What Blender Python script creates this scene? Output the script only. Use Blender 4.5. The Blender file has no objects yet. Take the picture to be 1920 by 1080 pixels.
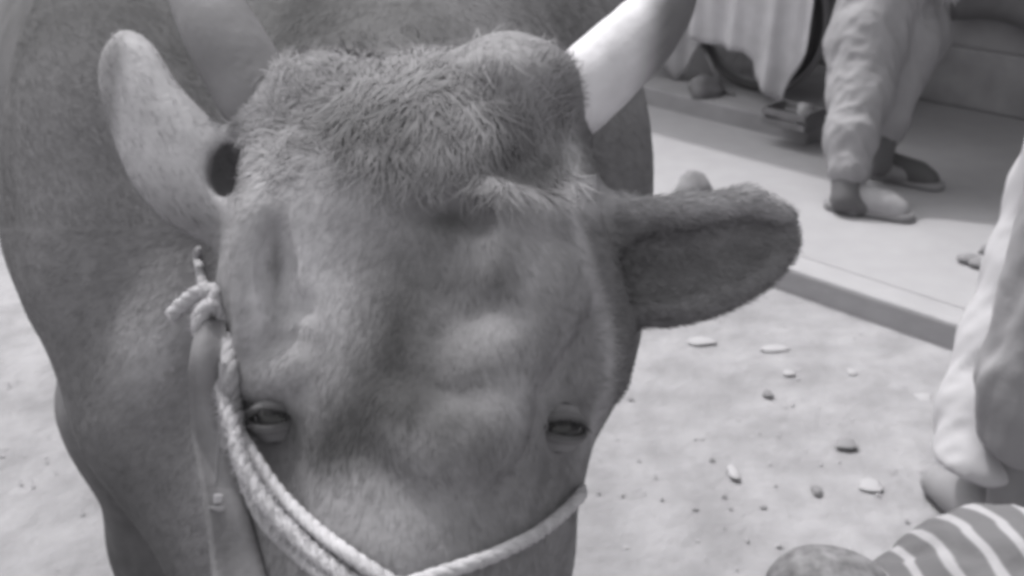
import bpy, bmesh, math, random
import numpy as np
from mathutils import Vector, Matrix
from mathutils.bvhtree import BVHTree

# ------------------------------------------------------------ camera, world, sun, exposure
sc = bpy.context.scene
COL = sc.collection
random.seed(4); RNG = np.random.default_rng(7)
R = math.radians
TILT = R(25.0); CH = 1.45; F = 2000.0
cd = bpy.data.cameras.new('camera'); cam = bpy.data.objects.new('camera', cd); COL.objects.link(cam)
cd.sensor_width = 36; cd.lens = 36*F/1920; cd.clip_start = .02; cd.clip_end = 500
cam.location = (0, 0, CH); cam.rotation_euler = (R(90)-TILT, 0, 0)
cd.dof.use_dof = True; cd.dof.focus_distance = 1.1; cd.dof.aperture_fstop = 8
sc.camera = cam
sc.cycles.filter_width = 4.2
sc.render.resolution_x = 1024; sc.render.resolution_y = 576
sc.view_settings.view_transform = 'Standard'; sc.view_settings.look = 'None'
sc.view_settings.gamma = 1; sc.view_settings.exposure = 0.5
SUN_EL = 61.0
SUN_H = Vector((-.62, .785, 0)).normalized()              # towards the sun, on the ground plane
w = bpy.data.worlds.new('World'); sc.world = w; w.use_nodes = True
nt = w.node_tree; bg = nt.nodes['Background']
sky = nt.nodes.new('ShaderNodeTexSky'); sky.sky_type = 'NISHITA'; sky.sun_disc = False
sky.sun_elevation = R(SUN_EL); sky.sun_rotation = math.atan2(SUN_H.x, SUN_H.y)
sky.dust_density = 6; sky.air_density = 1.5
hs = nt.nodes.new('ShaderNodeHueSaturation'); hs.inputs['Saturation'].default_value = 0.02
nt.links.new(sky.outputs[0], hs.inputs['Color']); nt.links.new(hs.outputs[0], bg.inputs[0])
bg.inputs[1].default_value = 0.15
sd = bpy.data.lights.new('sun', 'SUN'); sun = bpy.data.objects.new('sun', sd); COL.objects.link(sun)
sd.energy = 1.55; sd.angle = R(1.0); sd.color = (1, .985, .98)
sdir = Vector((SUN_H.x*math.cos(R(SUN_EL)), SUN_H.y*math.cos(R(SUN_EL)), math.sin(R(SUN_EL))))
sun.rotation_euler = (-sdir).to_track_quat('-Z', 'Y').to_euler()
sun.location = sdir*20

# ------------------------------------------------------------ helpers
cT, sT = math.cos(TILT), math.sin(TILT)
def P(px, py, d):
    """point seen at photo pixel px,py at distance d along the view axis"""
    X = (px-960)/F*d; Y = (540-py)/F*d
    return Vector((X, d*cT+Y*sT, CH-d*sT+Y*cT))
def G(px, py, z=0.0):
    """point of the level plane at height z under pixel"""
    v = (540-py)/F
    t = (CH-z)/(sT-v*cT)
    return P(px, py, t)
U = Vector((.70, -.714, 0)).normalized(); N = Vector((.714, .70, 0)).normalized()   # along the street / away from it
def SW(s, w_, z=0): return U*s+N*w_+Vector((0, 0, z))

def mat(name, v, rough=.85, spec=.2, noise=None, bump=None, attr=False, v2=None, metal=0, extra=None):
    m = bpy.data.materials.new(name); m.use_nodes = True; t = m.node_tree; b = t.nodes['Principled BSDF']
    b.inputs['Roughness'].default_value = rough; b.inputs['Specular IOR Level'].default_value = spec
    b.inputs['Metallic'].default_value = metal
    tint = (1.0, .982, 1.022)
    tc = t.nodes.new('ShaderNodeTexCoord')
    col = None
    if noise:
        sc_, lo, hi = noise
        n = t.nodes.new('ShaderNodeTexNoise'); n.inputs['Scale'].default_value = sc_; n.inputs['Detail'].default_value = 6
        t.links.new(tc.outputs['Object'], n.inputs['Vector'])
        r = t.nodes.new('ShaderNodeMapRange'); r.inputs[1].default_value = .3; r.inputs[2].default_value = .7
        r.inputs[3].default_value = lo; r.inputs[4].default_value = hi
        t.links.new(n.outputs['Fac'], r.inputs[0]); val = r.outputs[0]
    else:
        vn = t.nodes.new('ShaderNodeValue'); vn.outputs[0].default_value = 1.0; val = vn.outputs[0]
    if extra:
        val = extra(t, tc, val)
    if attr:
        a = t.nodes.new('ShaderNodeAttribute'); a.attribute_name = 'coat'
        mm = t.nodes.new('ShaderNodeMath'); mm.operation = 'MULTIPLY'
        t.links.new(a.outputs['Fac'], mm.inputs[0]); t.links.new(val, mm.inputs[1]); val = mm.outputs[0]
    vm = t.nodes.new('ShaderNodeVectorMath'); vm.operation = 'SCALE'
    vm.inputs[0].default_value = (tint[0]*v, tint[1]*v, tint[2]*v)
    t.links.new(val, vm.inputs['Scale']); t.links.new(vm.outputs[0], b.inputs['Base Color'])
    if bump:
        n2 = t.nodes.new('ShaderNodeTexNoise'); n2.inputs['Scale'].default_value = bump[0]; n2.inputs['Detail'].default_value = 5
        t.links.new(tc.outputs['Object'], n2.inputs['Vector'])
        bp = t.nodes.new('ShaderNodeBump'); bp.inputs['Strength'].default_value = bump[1]; bp.inputs['Distance'].default_value = bump[2]
        t.links.new(n2.outputs['Fac'], bp.inputs['Height']); t.links.new(bp.outputs[0], b.inputs['Normal'])
    return m

def link(name, me, m=None, parent=None, loc=(0, 0, 0)):
    o = bpy.data.objects.new(name, me); COL.objects.link(o)
    if m and me: me.materials.append(m)
    o.location = loc
    if parent: o.parent = parent
    return o
def tag(o, label=None, cat=None, group=None, kind=None):
    if label: o['label'] = label
    if cat: o['category'] = cat
    if group: o['group'] = group
    if kind: o['kind'] = kind
    return o
def empty(name, loc, label, cat, group=None, rz=0):
    o = bpy.data.objects.new(name, None); COL.objects.link(o); o.location = loc; o.rotation_euler.z = rz
    o.empty_display_size = .1
    return tag(o, label, cat, group)
def mesh_np(name, V, Fq, smooth=True):
    me = bpy.data.meshes.new(name)
    V = np.asarray(V, np.float32); Fq = np.asarray(Fq, np.int32)
    me.vertices.add(len(V)); me.vertices.foreach_set('co', V.ravel())
    k = Fq.shape[1]
    me.loops.add(Fq.size); me.loops.foreach_set('vertex_index', Fq.ravel())
    me.polygons.add(len(Fq)); me.polygons.foreach_set('loop_start', np.arange(len(Fq), dtype=np.int32)*k)
    me.polygons.foreach_set('use_smooth', np.full(len(Fq), smooth))
    me.update(calc_edges=True); me.validate()
    return me
def bm_mesh(name, bm, smooth=False):
    me = bpy.data.meshes.new(name)
    if smooth:
        for f in bm.faces: f.smooth = True
    bm.normal_update(); bm.to_mesh(me); bm.free(); return me
def add_box(bm, c, h, M=None, bevel=0):
    """box centred at c with half sizes h, optional rotation matrix"""
    r = bmesh.ops.create_cube(bm, size=2)
    vs = r['verts']
    for v in vs:
        v.co = Vector((v.co.x*h[0], v.co.y*h[1], v.co.z*h[2]))
    if bevel:
        es = list({e for v in vs for e in v.link_edges})
        rr = bmesh.ops.bevel(bm, geom=es, offset=bevel, segments=2, affect='EDGES', profile=.6)
        vs = list({v for f in rr['faces'] for v in f.verts} | {v for v in vs if v.is_valid})
    for v in vs:
        if M is not None: v.co = M @ v.co
        v.co += Vector(c)
    return vs
def tube(bm, pts, rad, seg=10, closed=False, flat=None, twist=0):
    """sweep a ring along pts (list of Vector); rad float or list; flat=(normal,ratio)"""
    n = len(pts); rings = []
    up = Vector((0, 0, 1)); prev = None
    for i, p in enumerate(pts):
        a = pts[(i-1) % n] if (closed or i > 0) else p
        b = pts[(i+1) % n] if (closed or i < n-1) else p
        t = (b-a).normalized()
        if prev is None:
            x = t.cross(up)
            if x.length < .1: x = t.cross(Vector((1, 0, 0)))
        else: x = prev-t*prev.dot(t)
        x.normalize(); prev = x; y = t.cross(x)
        r = rad[i] if hasattr(rad, '__len__') else rad
        ring = []
        for k in range(seg):
            an = 2*math.pi*k/seg+twist*i
            ring.append(bm.verts.new(p+x*math.cos(an)*r+y*math.sin(an)*r))
        rings.append(ring)
    m = n if closed else n-1
    for i in range(m):
        A = rings[i]; B = rings[(i+1) % n]
        for k in range(seg):
            bm.faces.new((A[k], A[(k+1) % seg], B[(k+1) % seg], B[k]))
    if not closed:
        bm.faces.new(rings[0][::-1]); bm.faces.new(rings[-1])
def spline(pts, n=8):
    """Catmull-Rom through Vectors"""
    out = []
    q = [pts[0]*2-pts[1]]+list(pts)+[pts[-1]*2-pts[-2]]
    for i in range(1, len(q)-2):
        for k in range(n):
            t = k/n; a, b, c, d = q[i-1], q[i], q[i+1], q[i+2]
            out.append(.5*((2*b)+(c-a)*t+(2*a-5*b+4*c-d)*t*t+(3*b-a-3*c+d)*t**3))
    out.append(pts[-1].copy()); return out
def new_obj(name, bm, m, parent=None, smooth=False, loc=None):
    """loc: bm is in world coordinates, the object gets its origin there"""
    me = bm_mesh(name, bm, smooth)
    o = link(name, me, m, parent)
    if loc is not None and parent is None:
        me.transform(Matrix.Translation(-Vector(loc))); o.location = loc
    if parent is not None:
        me.transform(Matrix.Translation(-parent.location) if parent.parent is None else Matrix.Translation(-(parent.parent.location)))
    return o

# ------------------------------------------------------------ implicit modelling (surface nets)
class Field:
    def __init__(s, xs, ys, zs, big=.5):
        s.ax = [np.asarray(a, np.float32) for a in (xs, ys, zs)]
        s.v = np.full([len(a) for a in s.ax], big, np.float32)
    def region(s, lo, hi):
        sl = []
        for a, l, h in zip(s.ax, lo, hi):
            i = np.searchsorted(a, l); j = np.searchsorted(a, h); sl.append(slice(max(i-1, 0), min(j+1, len(a))))
        return tuple(sl)
    def coords(s, sl):
        return np.meshgrid(s.ax[0][sl[0]], s.ax[1][sl[1]], s.ax[2][sl[2]], indexing='ij')
    def comb(s, sl, d, k, sub=False):
        a = s.v[sl]
        if sub:
            h = np.clip(.5-.5*(a+d)/k, 0, 1); s.v[sl] = a*(1-h)+(-d)*h+k*h*(1-h)
        else:
            h = np.clip(.5+.5*(a-d)/k, 0, 1); s.v[sl] = a*(1-h)+d*h-k*h*(1-h)
    def cone(s, a, b, ra, rb, k=.02, sub=False):
        a = np.array(a, np.float32); b = np.array(b, np.float32); m = max(ra, rb)+k*1.2+.03
        sl = s.region(np.minimum(a, b)-m, np.maximum(a, b)+m)
        X, Y, Z = s.coords(sl)
        if X.size == 0: return
        ab = b-a; L = float(ab@ab)+1e-9
        t = np.clip(((X-a[0])*ab[0]+(Y-a[1])*ab[1]+(Z-a[2])*ab[2])/L, 0, 1)
        d = np.sqrt((X-a[0]-t*ab[0])**2+(Y-a[1]-t*ab[1])**2+(Z-a[2]-t*ab[2])**2)-(ra+(rb-ra)*t)
        s.comb(sl, d, k, sub)
    def chain(s, pts, k=.02, sub=False):
        for p, q in zip(pts[:-1], pts[1:]): s.cone(p[0], q[0], p[1], q[1], k, sub)
    def ell(s, c, r, M=None, k=.02, sub=False):
        """ellipsoid; M columns are its axes"""
        c = np.array(c, np.float32); r = np.array(r, np.float32)
        A = np.array(M, np.float32) if M is not None else np.eye(3, dtype=np.float32)
        ext = np.sqrt(((A*r[None, :])**2).sum(1)); m = ext+k*1.2+.03
        sl = s.region(c-m, c+m); X, Y, Z = s.coords(sl)
        if X.size == 0: return
        X = X-c[0]; Y = Y-c[1]; Z = Z-c[2]
        u = [A[0, i]*X+A[1, i]*Y+A[2, i]*Z for i in range(3)]
        k0 = np.sqrt(sum((u[i]/r[i])**2 for i in range(3)))+1e-6
        k1 = np.sqrt(sum((u[i]/r[i]**2)**2 for i in range(3)))+1e-6
        s.comb(sl, k0*(k0-1)/k1, k, sub)
    def mesh(s):
        v = s.v; ins = v < 0
        nx, ny, nz = v.shape
        c = np.zeros((nx-1, ny-1, nz-1), np.int8)
        for i in (0, 1):
            for j in (0, 1):
                for k in (0, 1): c += ins[i:nx-1+i, j:ny-1+j, k:nz-1+k]
        act = (c > 0) & (c < 8)
        I, J, K = np.nonzero(act)
        idx = np.full(act.shape, -1, np.int32); idx[I, J, K] = np.arange(len(I))
        acc = np.zeros((len(I), 3), np.float32); cnt = np.zeros(len(I), np.float32)
        cs = [(i, j, k) for i in (0, 1) for j in (0, 1) for k in (0, 1)]
        ed = [(a, b) for a in cs for b in cs if sum(abs(x-y) for x, y in zip(a, b)) == 1 and a < b]
        for a, b in ed:
            va = v[I+a[0], J+a[1], K+a[2]]; vb = v[I+b[0], J+b[1], K+b[2]]
            m = (va < 0) != (vb < 0)
            t = np.where(m, va/np.where(m, va-vb, 1), 0)
            for q, (ind, o) in enumerate(zip((I, J, K), range(3))):
                pa = s.ax[q][ind+a[q]]; pb = s.ax[q][ind+b[q]]
                acc[:, q] += np.where(m, pa+(pb-pa)*t, 0)
            cnt += m
        V = acc/cnt[:, None]
        Q = []
        for ax in range(3):
            sl0 = [slice(None)]*3; sl1 = [slice(None)]*3; sl0[ax] = slice(0, -1); sl1[ax] = slice(1, None)
            a = ins[tuple(sl0)]; b = ins[tuple(sl1)]
            E = np.array(np.nonzero(a != b)).T
            o1, o2 = [(1, 2), (2, 0), (0, 1)][ax]
            ok = (E[:, o1] > 0) & (E[:, o2] > 0) & (E[:, o1] < v.shape[o1]-1) & (E[:, o2] < v.shape[o2]-1)
            E = E[ok]
            def cell(d1, d2):
                e = E.copy(); e[:, o1] -= d1; e[:, o2] -= d2
                return idx[e[:, 0], e[:, 1], e[:, 2]]
            q = np.stack([cell(1, 1), cell(0, 1), cell(0, 0), cell(1, 0)], 1)
            fl = ~a[E[:, 0], E[:, 1], E[:, 2]]
            q[fl] = q[fl][:, ::-1]
            Q.append(q)
        Q = np.concatenate(Q); Q = Q[(Q >= 0).all(1)]
        return V, Q
def relax(V, Q, it=2, f=.5):
    e = np.concatenate([Q[:, [0, 1]], Q[:, [1, 2]], Q[:, [2, 3]], Q[:, [3, 0]]])
    e = np.concatenate([e, e[:, ::-1]])
    n = np.bincount(e[:, 0], minlength=len(V)).astype(np.float32)
    for _ in range(it):
        a = np.stack([np.bincount(e[:, 0], V[e[:, 1], q], len(V)) for q in range(3)], 1)
        V = V*(1-f)+f*(a/np.maximum(n, 1)[:, None])
    return V.astype(np.float32)
def grid(a, b, h): return np.arange(a, b+h, h)
def body_mesh(name, prims, h=.014, k=.03, it=2):
    """prims in world coordinates: list of ('c',a,b,ra,rb[,k]) or ('e',c,r[,M,k]); 'x'-prefixed subtract"""
    lo = np.full(3, 1e9); hi = np.full(3, -1e9)
    for p in prims:
        if p[0] in ('c',):
            m = max(p[3], p[4]); pts = [np.array(p[1]), np.array(p[2])]
        elif p[0] == 'e': m = max(p[2]); pts = [np.array(p[1])]
        else: continue
        for q in pts: lo = np.minimum(lo, q-m); hi = np.maximum(hi, q+m)
    lo -= .05; hi += .05
    f = Field(*[grid(lo[i], hi[i], h) for i in range(3)])
    for p in prims:
        if p[0][-1] == 'c': f.cone(p[1], p[2], p[3], p[4], p[5] if len(p) > 5 else k, p[0][0] == 'x')
        else: f.ell(p[1], p[2], p[3] if len(p) > 3 else None, p[4] if len(p) > 4 else k, p[0][0] == 'x')
    V, Q = f.mesh(); V = relax(V, Q, it)
    return V, Q
def vnoise(p, s, seed=0):
    r = np.random.default_rng(seed); o = np.zeros(len(p))
    for k in range(7):
        q = r.normal(0, 1, (3,)); q /= np.linalg.norm(q); q2 = r.normal(0, 1, 3); q2 /= np.linalg.norm(q2)
        o += np.sin(p@q*s*(1+.35*k)+r.uniform(0, 6)+1.3*np.sin(p@q2*s*.8+r.uniform(0, 6)))
    return o/4
def body_obj(name, prims, m, parent=None, loc=(0, 0, 0), h=.014, k=.03, it=2, wr=0):
    V, Q = body_mesh(name, prims, h, k, it)
    if wr:
        me0 = mesh_np('t', V, Q); nn = np.zeros(len(V)*3, np.float32); me0.vertices.foreach_get('normal', nn); nn = nn.reshape(-1, 3); bpy.data.meshes.remove(me0)
        q = V*np.array([1.0, 1.0, .42])+V[:, [1, 2, 0]]*np.array([.2, .25, .2])
        rd = (1-np.abs(vnoise(q, 22, 61))*1.6)+.5*(1-np.abs(vnoise(q, 46, 62))*1.6)
        V = V+nn*(np.clip(rd, -1, 1.5)*wr*.6)[:, None]
    o = link(name, mesh_np(name, V-np.array(loc, np.float32), Q), m, parent, (0, 0, 0) if parent else loc)
    return o
def chain(pts, k=.03): return [('c', tuple(p[0]), tuple(q[0]), p[1], q[1], k) for p, q in zip(pts[:-1], pts[1:])]
def rotcols(x, y, z): return np.array([list(x), list(y), list(z)], np.float32).T

# ------------------------------------------------------------ SETTING
def pebbly(scale, amt):
    def f(t, tc, val):
        v = t.nodes.new('ShaderNodeTexVoronoi'); v.inputs['Scale'].default_value = scale
        t.links.new(tc.outputs['Object'], v.inputs['Vector'])
        n = t.nodes.new('ShaderNodeTexNoise'); n.inputs['Scale'].default_value = scale*.35; n.inputs['Detail'].default_value = 8
        t.links.new(tc.outputs['Object'], n.inputs['Vector'])
        r = t.nodes.new('ShaderNodeMapRange'); r.inputs[1].default_value = .35; r.inputs[2].default_value = .65
        r.inputs[3].default_value = 1-amt; r.inputs[4].default_value = 1+amt*.5
        t.links.new(n.outputs['Fac'], r.inputs[0])
        m = t.nodes.new('ShaderNodeMath'); m.operation = 'MULTIPLY'
        t.links.new(r.outputs[0], m.inputs[0]); t.links.new(val, m.inputs[1])
        return m.outputs[0]
    return f
M_dirt = mat('packed_dirt', .315, .95, .1, noise=(1.6, .9, 1.06), bump=(24, .5, .02), extra=pebbly(22, .17))
M_pave = mat('concrete_pavement', .36, .9, .15, noise=(2.2, .95, 1.03), bump=(60, .2, .01), extra=pebbly(30, .035))
M_kerb = mat('kerb_stone', .36, .9, .15, noise=(5, .9, 1.05), bump=(30, .4, .01))
M_plat = mat('platform_concrete', .30, .9, .15, noise=(4, .85, 1.1), bump=(30, .4, .01))
M_wall = mat('dark_wall_plaster', .37, .9, .15, noise=(3, .75, 1.2), bump=(20, .3, .01))
M_awn = mat('awning_sheet', .25, .8, .2, noise=(2, .9, 1.1))

# ground sheet with gentle unevenness near the camera
n = 180
gx = np.concatenate([[-120, -40, -15], np.linspace(-5, 6, n), [15, 40, 120]])
gy = np.concatenate([[-60, -20, -6], np.linspace(-1, 8, n), [16, 40, 150]])
GX, GY = np.meshgrid(gx, gy, indexing='ij')
wv = GX*N.x+GY*N.y
GZ = np.zeros_like(GX)
for k in range(26):
    fx, fy = RNG.normal(0, 1, 2)*(1.2+k*.55); ph = RNG.uniform(0, 6.28)
    GZ += np.sin(GX*fx+GY*fy+ph)*.0035/(1+k*.12)
GZ *= np.clip((2.7-wv)*2, 0, 1)*np.clip((6-np.abs(GX))*.5, 0, 1)*np.clip(GY+1.5, 0, 1)
GZ = np.minimum(GZ, .012)
nx, ny = GX.shape
V = np.stack([GX.ravel(), GY.ravel(), GZ.ravel()], 1)
ii, jj = np.meshgrid(np.arange(nx-1), np.arange(ny-1), indexing='ij'); b0 = (ii*ny+jj).ravel()
tag(link('ground', mesh_np('ground', V, np.stack([b0, b0+ny, b0+ny+1, b0+1], 1)), M_dirt), kind='structure')

Rz = Matrix(((U.x, N.x, 0), (U.y, N.y, 0), (0, 0, 1)))       # local (s, w, z) -> world
def slab(name, s0, s1, w0, w1, z0, z1, m, bevel=0, parent=None):
    bm = bmesh.new(); add_box(bm, SW((s0+s1)/2, (w0+w1)/2, (z0+z1)/2), ((s1-s0)/2, (w1-w0)/2, (z1-z0)/2), Rz, bevel)
    return new_obj(name, bm, m, parent)
PZ = .08
W_K = 2.78; W_L = 3.98; W_W = 5.05
tag(slab('pavement', -30, 30, W_K+.12, 9, -.2, PZ, M_pave), kind='structure')
tag(slab('kerb', -30, 30, W_K, W_K+.118, -.2, PZ+.003, M_kerb, .012), kind='structure')

# ------------------------------------------------------------ BUILDING with awning
bld = empty('shop_building', SW(0, W_W, PZ), 'dark walled shop front in shade behind the walking person', 'building')
def bpart(name, s0, s1, w0, w1, z0, z1, m, bevel=0): return slab(name, s0, s1, w0, w1, z0, z1, m, bevel, bld)
bpart('wall', -14, 14, W_W, W_W+3, PZ-.1, 4.2, M_wall)
bpart('plinth', -14, 14, W_W-.05, W_W-.003, PZ+.003, PZ+.28, mat('plinth_stone', .30, .9, noise=(6, .8, 1.2)), .01)
bpart('awning', -14, 14, 3.78, W_W-.003, 2.62, 2.68, M_awn)
for s in (-9, -6.2, 5.6, 9):
    bm = bmesh.new(); tube(bm, [SW(s, 3.9, PZ), SW(s, 3.9, 2.62)], .035, 12); new_obj('awning_post', bm, M_plat, bld, True)
M_door = mat('dark_door_paint', .13, .7, .3, noise=(7, .8, 1.2))
bm = bmesh.new()
add_box(bm, SW(-3.15, W_W-.04, PZ+1.1), (.42, .03, 1.08), Rz, .004)
for q in (-.2, .2):
    for zz in (.55, 1.55): add_box(bm, SW(-3.15+q, W_W-.078, PZ+zz), (.15, .006, .38), Rz, .004)
door = new_obj('door', bm, M_door, bld)
bm = bmesh.new(); tube(bm, [SW(-2.82, W_W-.12, PZ+1.0), SW(-2.82, W_W-.12, PZ+1.14)], .01, 8); hd_ = new_obj('handle', bm, M_plat, door, True)
# platform step in front of the shop
s_end = G(1532, 262, PZ).dot(U)
tag(slab('platform', -14, s_end, W_L, W_W-.06, PZ-.02, PZ+.085, M_plat, .012), 'low concrete platform step along the shop wall, under the parked bicycle', 'step')
def vnoise(p, s, seed=0):
    r = np.random.default_rng(seed); o = np.zeros(len(p))
    for k in range(7):
        q = r.normal(0, 1, (3,)); q /= np.linalg.norm(q); q2 = r.normal(0, 1, 3); q2 /= np.linalg.norm(q2)
        o += np.sin(p@q*s*(1+.35*k)+r.uniform(0, 6)+1.3*np.sin(p@q2*s*.8+r.uniform(0, 6)))
    return o/4
vnoise_ = vnoise
# ------------------------------------------------------------ COW (modelled in view-aligned axes, then turned into the world)
CAMM = Matrix(((1, 0, 0), (0, sT, cT), (0, cT, -sT)))          # local (x right, y up, z towards camera) -> world, columns fixed below
CAMM = Matrix(((1, 0, 0), (0, sT, -cT), (0, cT, sT)))
def K(px, py, d): return ((px-960)/F*d, (540-py)/F*d, -d)
def W2K(p):
    q = CAMM.transposed() @ (Vector(p)-Vector((0, 0, CH))); return (q.x, q.y, q.z)
def axis_grid(segs):
    out = [segs[0][0]]
    for a, b, h in segs:
        n = max(1, int(round((b-a)/h))); out += list(a+(b-a)*(np.arange(n)+1)/n)
    return np.array(out, np.float32)
xs = axis_grid([(-1.75, -.62, .028), (-.62, -.36, .011), (-.36, .14, .0044), (.14, .26, .0055), (.26, .36, .03)])
ys = axis_grid([(-1.15, -.42, .018), (-.42, .27, .0047), (.27, .6, .012), (.6, .9, .03)])
zs = axis_grid([(-3.35, -1.75, .035), (-1.75, -1.2, .014), (-1.2, -1.02, .007), (-1.02, -.70, .0045)])
f = Field(xs, ys, zs)
# trunk, in world coordinates
ax = Vector((-.56, .83, 0)).normalized(); side = Vector((.83, .56, 0)).normalized(); up = Vector((0, 0, 1))
def WB(a, s_, z): return W2K(Vector((-.19, 1.46, 0))+ax*a+side*s_+up*z)
B = rotcols(CAMM.transposed() @ ax, CAMM.transposed() @ side, CAMM.transposed() @ up)
f.ell(WB(.10, 0, .93), (.42, .335, .36), B, k=.08)
f.ell(WB(.75, 0, .90), (.72, .38, .37), B, k=.12)
f.ell(WB(1.35, 0, .96), (.42, .30, .34), B, k=.12)
f.ell(WB(.15, 0, 1.20), (.34, .13, .14), B, k=.1)
f.chain([(WB(1.6, 0, 1.22), .06), (WB(1.76, 0, 1.1), .035), (WB(1.80, 0, .7), .02), (WB(1.79, 0, .45), .035)], .03)
for sg in (-1, 1):
    f.ell(WB(1.45, sg*.19, .80), (.26, .13, .30), B, k=.08)
    f.chain([(WB(1.42, sg*.2, .72), .11), (WB(1.62, sg*.2, .47), .06), (WB(1.56, sg*.2, .25), .038), (WB(1.52, sg*.2, .10), .045), (WB(1.47, sg*.2, .05), .055)], .04)
# forelegs
f.chain([(WB(.02, -.27, .88), .16), (WB(.02, -.345, .68), .125), (WB(.02, -.36, .44), .080), (WB(.03, -.36, .36), .064), (WB(.05, -.36, .16), .045), (WB(.03, -.36, .10), .052), (WB(-.01, -.36, .04), .057)], .06)
f.chain([(WB(.0, .15, .85), .16), (WB(-.02, .16, .66), .10), (WB(-.03, .16, .42), .064), (WB(-.02, .16, .36), .056), (WB(0, .16, .16), .04), (WB(-.02, .16, .10), .048), (WB(-.06, .16, .04), .053)], .05)
# shoulders, neck, dewlap
def E(px, py, d, rx, ry, rz, k=.03, sub=False, rot=0, tilt=0):
    c, s_ = math.cos(R(rot)), math.sin(R(rot)); ct, st = math.cos(R(tilt)), math.sin(R(tilt))
    M = np.array([[c, -s_, 0], [s_, c, 0], [0, 0, 1]]) @ np.array([[ct, 0, st], [0, 1, 0], [-st, 0, ct]])
    f.ell(K(px, py, d), (rx, ry, rz), M, k, sub)
def C(pts, k=.02, sub=False): f.chain([(K(*p[:3]), p[3]) for p in pts], k, sub)
E(520, 420, 1.36, .33, .24, .24, .08)
E(310, 330, 1.27, .165, .26, .16, .08, rot=10)
E(915, 330, 1.28, .198, .30, .16, .08)
C([(820, 60, 1.42, .17), (790, 250, 1.18, .14), (790, 380, 1.06, .12)], .09)
E(975, 620, 1.22, .134, .155, .13, .06, rot=-14)
E(880, 860, 1.20, .12, .19, .10, .06)
C([(640, 640, 1.16, .13), (560, 900, 1.17, .10), (520, 1100, 1.22, .08)], .08)
C([(310, 560, 1.22, .12), (330, 760, 1.2, .09), (430, 1000, 1.2, .07)], .08)
# --- head
C([(785, 312, .990, .090), (790, 420, .985, .112), (800, 700, .96, .112)], .04)          # cranium core
E(790, 362, .95, .138, .098, .10, .04)                                                 # forehead
E(600, 470, .965, .080, .125, .095, .04)
E(985, 450, .975, .066, .14, .100, .04, rot=4)
E(790, 720, .955, .128, .15, .105, .05)
C([(540, 860, .985, .055), (525, 720, .972, .050), (545, 560, .955, .055), (565, 430, .95, .05)], .03)             # left brow line
C([(1075, 600, .965, .042), (1050, 500, .958, .045), (1020, 380, .96, .045)], .03)
C([(1090, 690, .975, .036), (1095, 620, .965, .036)], .025)                              # right orbit
C([(492, 720, .965, .030), (500, 650, .955, .032)], .02)                                 # left orbit rim
C([(800, 650, .925, .055), (790, 850, .902, .062), (780, 1050, .878, .072), (770, 1180, .875, .085)], .07)   # nose bridge
C([(565, 830, 1.0, .080), (610, 950, .98, .080), (680, 1120, .95, .075)], .05)            # cheeks
C([(968, 760, 1.0, .076), (905, 920, .98, .074), (850, 1120, .95, .075)], .05)
E(775, 1210, .90, .105, .065, .085, .04)                                               # muzzle
E(775, 1300, .95, .075, .045, .06, .03)
E(715, 1225, .825, .018, .012, .02, .012, True, rot=30); E(835, 1225, .825, .018, .012, .02, .012, True, rot=-30)
C([(560, 850, 1.08, .07), (620, 1060, 1.03, .06), (770, 1260, .99, .05)], .05)            # jaw
C([(960, 830, 1.08, .07), (930, 1050, 1.03, .06), (800, 1260, .99, .05)], .05)
# poll and horn bosses
C([(575, 226, .965, .044), (770, 232, .975, .048), (950, 186, .955, .045)], .03)
E(975, 165, .93, .052, .040, .05, .03)
C([(950, 178, .955, .047), (1030, 205, .955, .038)], .03)
C([(600, 205, .955, .048), (520, 240, .96, .036)], .03)
E(1010, 295, .870, .032, .024, .028, .03, True)                                        # hollow under the right horn
# eye sockets
# --- ears
C([(1085, 450, .975, .040), (1150, 470, .97, .043)], .02)
for q in [(1160, 480, .965, .050, .044, .020, 0), (1235, 503, .955, .060, .053, .019, 8), (1320, 488, .945, .060, .050, .017, 14), (1402, 456, .94, .047, .039, .015, 20)]:
    E(q[0], q[1], q[2], q[3], q[4], q[5], .02, rot=q[6])
for q in [(1200, 505, .940, .055, .028, .012, 4), (1290, 490, .930, .055, .030, .012, 12), (1385, 462, .924, .040, .024, .012, 20)]:
    E(q[0], q[1], q[2], q[3], q[4], q[5], .012, True, rot=q[6])
C([(1100, 365, .945, .010), (1165, 393, .937, .011), (1290, 392, .925, .012), (1400, 375, .92, .011), (1470, 400, .925, .010)], .014)   # upper rim
C([(455, 400, .975, .040), (410, 370, .985, .040)], .02)
for q in [(392, 345, .970, .042, .032, .022, -42), (325, 296, .965, .046, .048, .020, 24), (276, 214, .965, .039, .054, .015, 22), (244, 132, .97, .026, .036, .013, 16)]:
    E(q[0], q[1], q[2], q[3], q[4], q[5], .035, rot=q[6], tilt=-28)
E(436, 322, .944, .0205, .0255, .032, .006, True, rot=-8)                              # ear opening, its hollow standing in for a shadow
# shoulder and neck folds
E(190, 330, 1.20, .075, .22, .10, .05, rot=8)
E(330, 640, 1.12, .055, .085, .05, .03, rot=-12)
C([(690, 40, 1.22, .06), (780, 30, 1.22, .06)], .05)
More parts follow.
